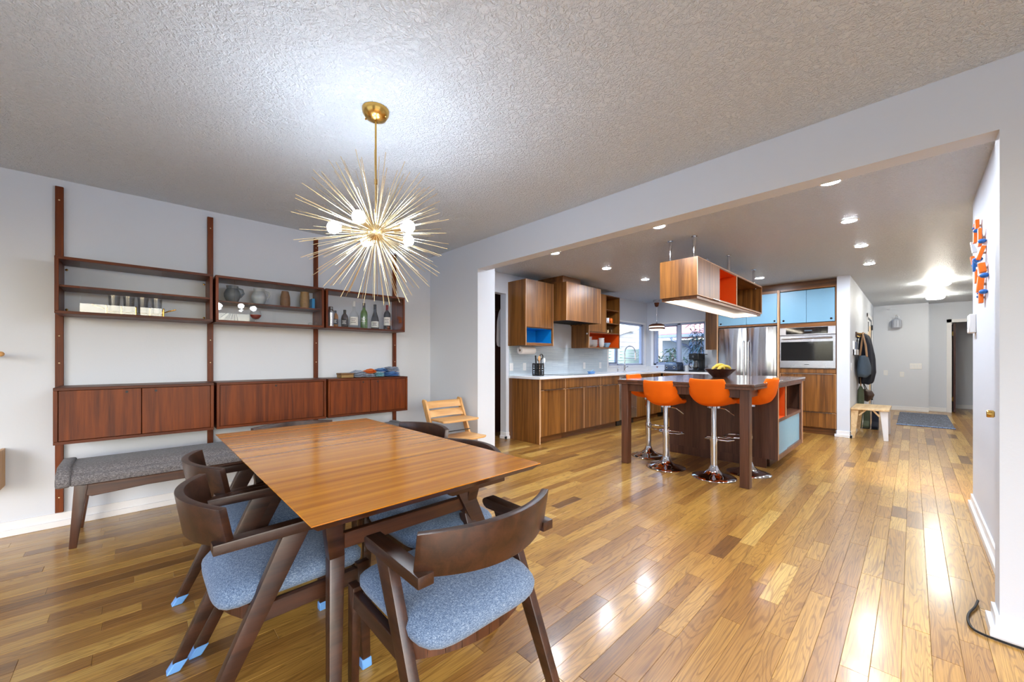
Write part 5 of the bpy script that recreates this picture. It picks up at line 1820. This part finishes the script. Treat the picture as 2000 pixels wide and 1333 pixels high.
mb = MB()
mb.grid(seat_pt, 15, 28)
so = mb.build('seat_shell', 'orange_fabric', st, angle=180)
md = so.modifiers.new('thick', 'SOLIDIFY'); md.thickness = .042; md.offset = 1.0
md = so.modifiers.new('soft', 'SUBSURF'); md.levels = 1; md.render_levels = 2
MB().cyl((0, 0, .690), (0, 0, .712), .06, n=20).build('seat_plate', 'chrome', st)


def put(o, x, y, deg, z=0):
    o.location = (x, y, z)
    o.rotation_euler = (0, 0, radians(deg))
    return o


put(st, 4.122, 1.375, 0)
put(copy_tree(st, label='orange bar stool at the middle of the island end, beside the fully visible one'), 4.128, 1.865, 2)
for o_ in bpy.data.objects['bar_stool.001'].children:
    if o_.name.split('.')[0] in ('seat_shell', 'seat_plate', 'lever', 'gas_lift'):
        o_.location.z -= .035
put(copy_tree(st, label='orange bar stool at the window side of the island, mostly hidden behind another stool'), 4.47, 2.235, -90)
put(copy_tree(st, label='orange bar stool seen from its side behind the island corner leg'), 4.53, 1.175, 90)

# ================================================================== LIGHT FITTINGS
dl0 = None
DLG = 'recessed ceiling lights in the kitchen'
M['ring'] = plain('white_ring', (240, 240, 240), 0.4)


spots = [(3.55, 2.945, 'recessed light over the doorway end of the base cabinets'), (4.665, 2.942, 'recessed light in front of the hood cabinet'), (5.742, 2.925, 'recessed light between the mug shelves and the hanging cabinet'),
         (3.55, 1.67, 'recessed light close to the beam at its middle'), (6.93, 1.645, 'recessed light in front of the blue cabinet doors'),
         (3.54, .405, 'recessed light closest to the white pier'), (4.655, .40, 'second recessed light from the white pier'), (5.775, .395, 'third recessed light from the white pier'), (6.93, .395, 'recessed light before the hall, farthest from the pier')]
for x, y, lb in spots:
    if dl0 is None:
        r = root('recessed_light', (x, y, HC), lb, 'ceiling light', DLG)
        MB().lathe([(.052, HC - .0005), (.070, HC - .0005), (.072, HC - .004), (.055, HC - .007), (.052, HC - .004)], (x, y, 0), 28).build('trim_ring', 'ring', r)
        MB().lathe([(0, HC - .008), (.050, HC - .007), (.052, HC - .0005), (0, HC - .0005)], (x, y, 0), 24).build('lens', 'lamp', r)
        dl0 = r
    else:
        r = copy_tree(dl0, label=lb)
        r.location = (x, y, HC)
hl0 = None
for x, y, lb in ((9.26, -.30, 'low white ceiling fixture in the hall, the one closer to the kitchen'), (11.25, -.31, 'low white ceiling fixture in the hall, the one by the end wall')):
    if hl0 is None:
        r = root('hall_light', (x, y, HC), lb, 'ceiling light', 'flat ceiling fixtures in the hall')
        MB().lathe([(0, HC - .012), (.125, HC - .012), (.125, HC), (0, HC)], (x, y, 0), 32).build('base_plate', 'ring', r)
        MB().lathe([(0, HC - .085), (.10, HC - .080), (.125, HC - .06), (.13, HC - .012), (0, HC - .012)], (x, y, 0), 32).build('diffuser', 'hall_lamp', r)
        hl0 = r
    else:
        r = copy_tree(hl0, label=lb)
        r.location = (x, y, HC)
# ================================================================== HALL
hb = root('hall_bench', (8.08, .445, 0), 'pale birch bench with white splayed legs in the hall below the coats', 'bench')
MB().box(7.67, 8.49, .228, .645, .425, .450).build('seat_board', 'birch', hb, bevel=.003)
M['leg_white'] = plain('whitewashed_leg', (226, 224, 226), 0.45)
for xx in (7.72, 8.44):
    for yy, sy, m in ((.285, -1, 'leg_white'), (.60, 1, 'birch')):
        MB().bar((xx, yy, .426), (xx + (.03 if xx > 8 else -.03) * .5, yy + sy * .022, 0), .030, .085, .028, .050, side=(1, 0, 0)).build('leg', m, hb, bevel=.002)
    MB().bar((xx, .33, .34), (xx, .40, .425), .02, .02).bar((xx, .555, .34), (xx, .48, .425), .02, .02).build('brace', 'birch', hb)

rg = root('hall_rug', (11.0, -.15, 0), 'blue and grey flecked rug on the hall floor', 'rug')
M['rug'] = tweed('rug_pile', (46, 50, 60), (82, 88, 104), (128, 136, 156), 50)
M['rug_edge'] = tweed('rug_border', (70, 100, 160), (120, 150, 200), (190, 206, 230), 60)
MB().box(9.87, 12.15, -.50, .20, 0.0006, .012).build('pile', 'rug', rg, bevel=.004)
MB().box(9.82, 9.88, -.505, .205, .0006, .014).build('border', 'rug_edge', rg, bevel=.004)

# coat hooks, coat, bags
hr = root('coat_hook_rail', (9.0, .65, 1.58), 'dark wooden coat hook rail on the hall wall', 'coat rail')
box(8.42, 9.75, .632, .65, 1.545, 1.625).build('board', 'walnut_darkx', hr, bevel=.003)
for x in (8.50, 8.78, 9.06, 9.34, 9.62):
    MB().tube([(x, .632, 1.60), (x, .575, 1.595), (x, .555, 1.615)], .009, 8).tube([(x, .632, 1.56), (x, .60, 1.54), (x, .585, 1.555)], .007, 8).build('hook', 'brass', hr)
M['navy'] = plain('navy_cloth', (22, 28, 44), 0.85, noise=.25, nscale=12)


def drape(name, c, prof, mat, parent, nu=36, ripple=.12, freq=7, seed=0):
    """hanging cloth: closed outline in plan, profile of (z, half width along x, half depth along y, y centre)"""
    mb = MB()
    nv = 22
    def fn(u, v):
        k = v * (len(prof) - 1)
        j = min(int(k), len(prof) - 2)
        f = k - j
        z, a, b, yc = [prof[j][i] + (prof[j + 1][i] - prof[j][i]) * f for i in range(4)]
        t = 2 * pi * u
        rr = 1 + ripple * sin(freq * t + seed + 1.2 * v) * min(1, v * 2)
        return (c[0] + a * cos(t) * rr, yc + b * sin(t) * rr, z + .012 * sin(3 * t + seed) * v)
    mb.grid(fn, nu, nv, closed_u=True)
    n = nu
    mb.f.append(tuple(i * nv for i in range(n)))
    mb.f.append(tuple((i * nv + nv - 1) for i in range(n))[::-1])
    return mb.build(name, mat, parent, angle=80)


ct = root('coat', (8.78, .54, 1.60), 'long navy coat hanging on the hall rail behind the grey bag', 'coat')
drape('coat_body', (8.80, 0, 0), [(1.60, .05, .03, .575), (1.56, .14, .06, .56), (1.48, .20, .075, .555), (1.2, .22, .10, .535), (.95, .24, .105, .53), (.80, .22, .09, .54), (.77, .20, .08, .545)], 'navy', ct, ripple=.10)
drape('sleeve', (8.60, 0, 0), [(1.54, .05, .04, .55), (1.4, .065, .055, .525), (1.15, .06, .05, .51), (.92, .05, .045, .51)], 'navy', ct, nu=18, ripple=.05, freq=4)
bg = root('tote_bag', (8.42, .545, 1.60), 'grey felt bag with tan straps hanging in front of the navy coat', 'bag')
M['felt'] = plain('grey_felt', (70, 84, 98), 0.9, noise=.15, nscale=30)
M['tan'] = plain('tan_leather', (160, 122, 88), 0.6)
drape('bag_body', (8.40, 0, 0), [(1.235, .135, .045, .555), (1.20, .15, .06, .55), (1.05, .165, .085, .545), (.93, .16, .085, .545), (.895, .13, .06, .55)], 'felt', bg, ripple=.04, freq=3)
MB().tube([(8.32, .505, 1.215), (8.42, .525, 1.40), (8.49, .565, 1.60), (8.46, .58, 1.40), (8.48, .60, 1.215)], .014, 8).build('strap', 'tan', bg)
hb2 = root('brown_handbag', (9.06, .56, .80), 'small brown handbag hanging low below the navy coat', 'bag')
M['brown_l'] = plain('brown_leather', (66, 44, 34), 0.6, noise=.2)
drape('bag_body', (9.05, 0, 0), [(.66, .05, .03, .58), (.63, .13, .06, .545), (.56, .16, .075, .53), (.49, .12, .06, .54), (.46, .08, .04, .555)], 'brown_l', hb2, ripple=.06, freq=4)
MB().tube([(8.97, .56, .64), (9.02, .60, .78), (9.06, .62, .90), (9.10, .60, .78), (9.14, .55, .64)], .006, 8).build('strap', 'black', hb2)
um = root('umbrella', (8.66, .60, .0), 'folded olive umbrella standing against the hall wall behind the bench', 'umbrella')
M['olive'] = plain('olive_cloth', (84, 92, 70), 0.8, noise=.2)
MB().lathe([(0, .02), (.012, .03), (.02, .12), (.045, .5), (.04, .66), (.018, .72), (0, .74)], (8.66, .60, 0), 14).build('canopy', 'olive', um)
MB().cyl((8.66, .60, .72), (8.66, .60, .82), .009, n=8).tube([(8.66, .60, .82), (8.66, .60, .86), (8.66, .575, .875), (8.66, .555, .85)], .011, 8).build('handle', 'tan', um)
BT = 'dark boots under the hall bench'
for i, (x, y, lb) in enumerate(((9.0, .55, 'dark boot on the hall floor closer to the wall'), (8.98, .44, 'dark boot on the hall floor farther from the wall'))):
    r = root('boot', (x, y, 0), lb, 'boot', BT)
    MB().prism([(x - .14, .012), (x - .15, .05), (x - .09, .085), (x - .02, .12), (x - .01, .30), (x + .10, .30), (x + .10, .012)], 'y', y - .042, y + .042).build('upper', 'navy' if i else 'olive', r, bevel=.014, seg=3)
    MB().prism([(x - .15, 0), (x - .15, .014), (x + .105, .014), (x + .105, 0)], 'y', y - .045, y + .045).build('sole', 'black', r, bevel=.003)
mh = root('mail_holder', (8.2, .65, 1.35), 'small white wall pocket with papers in front of the coats', 'wall pocket')
MB().box(8.02, 8.40, .628, .65, 1.24, 1.46).build('pocket_back', 'plastic', mh, bevel=.003)
MB().box(8.02, 8.40, .606, .612, 1.24, 1.33).box(8.02, 8.026, .606, .65, 1.24, 1.33).box(8.394, 8.40, .606, .65, 1.24, 1.33).box(8.02, 8.40, .606, .65, 1.24, 1.246).build('pocket_front', 'plastic', mh)
M['mag'] = plain('printed_paper', (90, 100, 120), 0.6, noise=.5, nscale=25)
thing('magazine', MB().box(8.12, 8.36, .614, .626, 1.247, 1.45), 'mag', (8.24, .62, 1.247), 'dark printed magazine in the white wall pocket', 'magazine')
o = copy_tree(bpy.data.objects['wall_outlet'], label='white light switch at the corner of the hall wall', group='switches in the hall')
o.rotation_euler = (0, 0, 0)
o.location = (7.80, .65, 1.06)
sw = root('light_switch', (12.64, -.05, 1.02), 'four-gang switch plate on the hall end wall', 'switch')
box(12.632, 12.64, -.145, .045, .955, 1.085).build('plate', 'plastic', sw, bevel=.003)
for i in range(4):
    y = -.12 + i * .047
    box(12.628, 12.632, y - .012, y + .012, .99, 1.05).build('toggle', 'white', sw, bevel=.002)
for i, (yy, zz, lb) in enumerate(((.17, .83, 'low outlet in the middle of the hall end wall'), (.44, .86, 'low outlet on the hall end wall near the door'))):
    r = root('wall_outlet', (12.64, yy, zz), lb, 'outlet', 'outlets on the hall end wall')
    box(12.633, 12.64, yy - .036, yy + .036, zz - .058, zz + .058).build('plate', 'plastic', r, bevel=.003)
    box(12.630, 12.633, yy - .017, yy + .017, zz - .034, zz + .034).build('socket', 'white', r)
# wall lantern
wl = root('wall_lantern', (12.64, .255, 1.98), 'pale dome-shaped lantern with a ring on the hall end wall', 'wall lamp')
M['lantern'] = plain('grey_lantern_mesh', (186, 192, 206), 0.5)
MB().lathe([(0, 1.90), (.082, 1.905), (.085, 1.93), (.082, 2.06), (.06, 2.095), (.02, 2.115), (0, 2.12)], (12.545, .255, 0), 28).build('shade', 'lantern', wl)
for i in range(10):
    a = 2 * pi * i / 10
    MB().tube([(12.545 + .087 * cos(a), .255 + .087 * sin(a), 1.90), (12.545 + .085 * cos(a), .255 + .085 * sin(a), 2.06), (12.545 + .02 * cos(a), .255 + .02 * sin(a), 2.12)], .003, 5).build('rib', 'steel', wl)
MB().tube([(12.545 + 0, .255 + .038 * cos(a), 2.155 + .038 * sin(a)) for a in [2 * pi * i / 16 for i in range(16)]], .005, 6, closed=True).build('ring', 'steel', wl)
MB().tube([(12.545, .255, 2.19), (12.60, .255, 2.20), (12.64, .255, 2.19)], .005, 6).build('hook', 'steel', wl)

# thermostat box on the hall wall end
th = root('thermostat', (4.62, -.335, 1.44), 'white thermostat box on the hall wall below the orange wall sculpture', 'thermostat')
MB().box(4.54, 4.69, -.335, -.298, 1.375, 1.515).build('housing', 'plastic', th, bevel=.005)
MB().box(4.575, 4.655, -.2985, -.2965, 1.41, 1.48).build('face', 'white', th)

# wall sculpture
sc = root('wall_sculpture', (4.42, -.335, 1.9), 'orange and blue wooden sculpture on the hall wall', 'wall sculpture')


blocks = [(4.55, -.327, -.348, 2.134, 2.222, 0), (4.35, -.326, -.344, 1.985, 2.111, 0), (4.60, -.322, -.341, 2.060, 2.204, 0), (4.30, -.325, -.347, 1.875, 1.975, 16), (4.65, -.315, -.337, 1.900, 1.968, -10),
          (4.20, -.318, -.350, 1.772, 1.838, -8), (4.50, -.322, -.334, 1.740, 1.841, 0), (4.30, -.318, -.349, 1.648, 1.761, 4), (4.35, -.330, -.351, 1.575, 1.655, 0)]
KS = .93
for x, ya, yb, za, zb, tl in blocks:
    x, ya, yb = x * KS, ya * KS, yb * KS
    za, zb = 1.17 + (za - 1.17) * KS, 1.17 + (zb - 1.17) * KS
    a = radians(tl)
    d = Vector((0, -sin(a), cos(a)))
    p = Vector((x, (ya + yb) / 2, (za + zb) / 2))
    ln = zb - za
    mb = MB()
    mb.bar(p - d * ln / 2, p + d * ln / 2, .06, abs(yb - ya), .05, abs(yb - ya), side=(1, 0, 0))
    mb.build('orange_block', 'orange_art', sc, bevel=.003, seg=2)
    MB().cyl((x, -.335, p.z), (x, p.y, p.z), .008, n=8).build('pin', 'plastic', sc)
for x, yy, z, r_ in ((4.62, -.325, 2.17, .014), (4.56, -.329, 2.138, .017), (4.3, -.335, 2.004, .019), (4.55, -.322, 1.878, .018), (4.2, -.337, 1.748, .021), (4.55, -.328, 1.761, .010), (4.25, -.337, 1.642, .020), (4.45, -.332, 1.654, .010), (4.45, -.333, 1.63, .013)):
    MB().ball((x * KS - .03, yy * KS - .004, 1.17 + (z - 1.17) * KS), (r_ * 1.3, r_, r_ * .8), 12, 8).build('blue_peg', 'blue_art', sc)
for x, z, dx, dz in ((4.50, 1.97, .05, .09), (4.10, 1.95, -.06, .10), (4.08, 1.74, -.05, -.10)):
    MB().bar((x, -.325, z), (x + dx, -.31, z + dz), .03, .012, .012, .008).build('white_fin', 'white', sc)
MB().bar((4.02, -.318, 1.845), (4.02, -.285, 1.825), .05, .03, side=(1, 0, 0)).bar((4.10, -.290, 1.86), (4.10, -.292, 1.77), .04, .014, side=(1, 0, 0)).build('blue_bar', 'blue_art', sc, bevel=.004)

# black cable on the floor by the pier
cb = [(2.90, -.218, .012), (2.83, -.205, .009), (2.74, -.180, .006), (2.66, -.172, .006), (2.60, -.180, .006), (2.575, -.205, .006), (2.565, -.245, .006), (2.56, -.30, .006), (2.56, -.40, .006), (2.57, -.6, .006)]
dense = []
for i in range(len(cb) - 1):
    p0, p1, p2, p3 = [Vector(cb[max(0, min(len(cb) - 1, i + k))]) for k in (-1, 0, 1, 2)]
    for j in range(6):
        t = j / 6
        dense.append(.5 * ((2 * p1) + (p2 - p0) * t + (2 * p0 - 5 * p1 + 4 * p2 - p3) * t * t + (3 * p1 - p0 - 3 * p2 + p3) * t ** 3))
dense.append(Vector(cb[-1]))
thing('power_cable', MB().tube(dense, .0045, 10), 'rubber', (2.57, -.3, 0), 'black cable looped on the floor at the foot of the white pier', 'cable')

# white shirts glimpsed in the pantry doorway
M['linen'] = plain('white_linen', (222, 224, 230), 0.9)
ap = root('hanging_apron', (4.08, 4.50, 1.9), 'white cloths hanging inside the kitchen doorway', 'apron')
drape('cloth_body', (4.08, 0, 0), [(1.98, .02, .015, 4.44), (1.9, .07, .03, 4.44), (1.75, .10, .04, 4.44), (1.45, .11, .045, 4.44), (1.38, .10, .04, 4.44)], 'linen', ap, ripple=.06)
box(3.60, 4.28, 4.60, 4.62, 1.95, 2.02).build('hook_board', 'walnut_darkx', ap)

# ================================================================== OUTSIDE
M['grass_ground'] = plain('garden_ground', (150, 156, 150), 0.9, noise=.2, nscale=3)
struct('ground', box(-60, 60, -60, 60, -.9, -.6), 'grass_ground', 'garden ground outside the windows')
M['siding'] = plain('white_siding', (152, 157, 166), 0.6)
M['trimw'] = plain('white_fascia', (244, 244, 246), 0.5)
M['roof'] = plain('red_brown_shingle', (176, 130, 128), 0.85, noise=.25, nscale=9)
nh = root('neighbour_house', (17.5, 9.2, -.6), 'white clapboard house outside the kitchen windows', 'house')
box(11.0, 24.0, 9.10, 9.3, -.6, 2.62).build('wall', 'siding', nh)
gb = MB().prism([(11.0, 2.62), (24.0, 2.62), (20.0, 4.1), (17.0, 2.9), (15.9, 2.66)], 'y', 9.10, 9.3)
gb.build('gable', 'siding', nh)
bd0 = None
for i in range(15):
    z = -.55 + .21 * i
    b = MB().prism([(9.10, z), (9.10, z + .212), (9.085, z + .212), (9.068, z)], 'x', 11.0, 24.0).build('siding_board', 'siding', nh, smooth=False)
MB().bar((14.0, 9.0, 2.10), (18.5, 9.0, 3.05), .20, .16, side=(0, 1, 0)).build('rake_trim', 'trimw', nh)
MB().bar((14.0, 8.98, 2.48), (16.6, 8.98, 2.52), .18, .10, side=(0, 1, 0)).build('eave_trim', 'trimw', nh)
gh = root('garden_shed', (14.5, 6.0, -.6), 'shed with a reddish roof and a gutter beyond the window beside the fridge', 'shed')
box(14.2, 17.0, 3.2, 6.55, -.6, 1.88).build('wall', 'siding', gh)
M['bluegrey'] = plain('blue_grey_panel', (128, 156, 198), 0.5)
for y0, y1 in ((3.6, 4.55), (4.58, 5.55)):
    box(14.15, 14.2, y0, y1, -.55, 1.80).build('door', 'bluegrey', gh, bevel=.01)  # two flat blue-grey slabs set against the near wall
MB().prism([(13.75, 2.02), (13.75, 2.10), (15.6, 3.0), (17.4, 2.2), (17.4, 2.1), (15.6, 2.9)], 'y', 3.0, 7.2).build('roof', 'roof', gh)
MB().prism([(13.62, 1.95), (13.62, 2.06), (13.75, 2.06), (13.75, 1.95)], 'y', 2.9, 6.6).build('gutter', 'aluminium', gh, bevel=.01)
MB().tube([(13.69, 6.0, 1.95), (13.69, 5.95, 1.86), (14.08, 5.60, 1.66), (14.12, 5.52, 1.55), (14.12, 5.5, -.55)], .045, 10).build('downspout', 'aluminium', gh)
fn = root('garden_fence', (14.0, 8.0, -.6), 'low grey-green slatted fence outside the window behind the faucet', 'fence')
M['fence'] = plain('grey_green_paint', (150, 178, 170), 0.7)
for x in (11.0, 12.8, 13.62, 15.05):
    box(x, x + .09, 7.92, 8.0, -.6, 1.62).build('post', 'fence', fn)
for i in range(18):
    z = -.5 + .117 * i
    box(11.0, 15.14, 7.89, 7.92, z, z + .095).build('slat', 'fence', fn)
# shrubs
M['leaf'] = plain('shrub_leaf', (66, 98, 76), 0.6, noise=.3, nscale=4)
M['leaf2'] = plain('blue_green_leaf', (72, 100, 104), 0.6, noise=.3, nscale=4)


def shrub(name, c, rad, hgt, n, ln, wd, mat, label, droop=.4, seed=1, stems=9):
    q = random.Random(seed)
    r = root(name, c, label, 'shrub', 'shrubs outside the kitchen windows')
    mb = MB(); sb = MB()
    for s in range(stems):
        a = q.uniform(0, 2 * pi)
        d = q.uniform(.1, 1) * rad
        top = Vector((c[0] + d * cos(a), c[1] + d * sin(a), c[2] + hgt * q.uniform(.7, 1)))
        base = Vector((c[0] + .15 * d * cos(a), c[1] + .15 * d * sin(a), c[2]))
        sb.tube([base, base.lerp(top, .5) + Vector((0, 0, .08)), top], [.014, .010, .004], 5)
        for k in range(n // stems):
            f = q.uniform(.25, 1.0)
            p = base.lerp(top, f)
            b = q.uniform(0, 2 * pi)
            dr = Vector((cos(b), sin(b), q.uniform(-droop, .7))).normalized()
            l_ = ln * q.uniform(.6, 1.2)
            side = dr.cross(Vector((0, 0, 1))).normalized() * wd
            e1 = p + dr * l_ * .5
            e2 = p + dr * l_ + Vector((0, 0, -droop * l_ * .5))
            mb.add([p, e1 + side, e2, e1 - side], [(0, 1, 2, 3)])
    sb.build('stem', 'tan', r)
    f = mb.build('foliage', mat, r, smooth=False)
    f['kind'] = 'stuff'


shrub('shrub', (12.9, 5.62, -.6), .62, 2.2, 900, .28, .030, 'leaf', 'fine-leaved green shrub outside behind the toaster', .5, 3, 16)
shrub('shrub', (13.0, 4.98, -.6), .45, 1.95, 500, .26, .028, 'leaf2', 'blue-green shrub outside between toaster and coffee maker', .5, 5, 12)
shrub('shrub', (12.2, 4.42, -.6), .40, 2.95, 760, .34, .022, 'leaf2', 'tall feathery bamboo outside the window next to the fridge', .6, 7, 14)
tr = root('garden_tree', (20.5, 14.0, -.6), 'leafy green tree behind the white house roof', 'tree')
MB().cyl((20.5, 14, -.6), (20.5, 14, 3.5), .22, .14, 10).build('trunk', 'brown_l', tr)
q = random.Random(4)
mb = MB()
for i in range(1500):
    a, b, k = q.uniform(0, 2 * pi), q.uniform(-1, 1), q.uniform(.4, 1) ** .5
    c = Vector((20.5 + 2.4 * k * cos(a) * sqrt(1 - b * b), 14 + 2.4 * k * sin(a) * sqrt(1 - b * b), 4.6 + 2.0 * k * b))
    d = Vector((q.uniform(-1, 1), q.uniform(-1, 1), q.uniform(-1, 1))).normalized()
    s = d.orthogonal().normalized() * .12
    mb.add([c, c + d * .16 + s, c + d * .34, c + d * .16 - s], [(0, 1, 2, 3)])
f = mb.build('crown', 'leaf', tr, smooth=False)
f['kind'] = 'stuff'
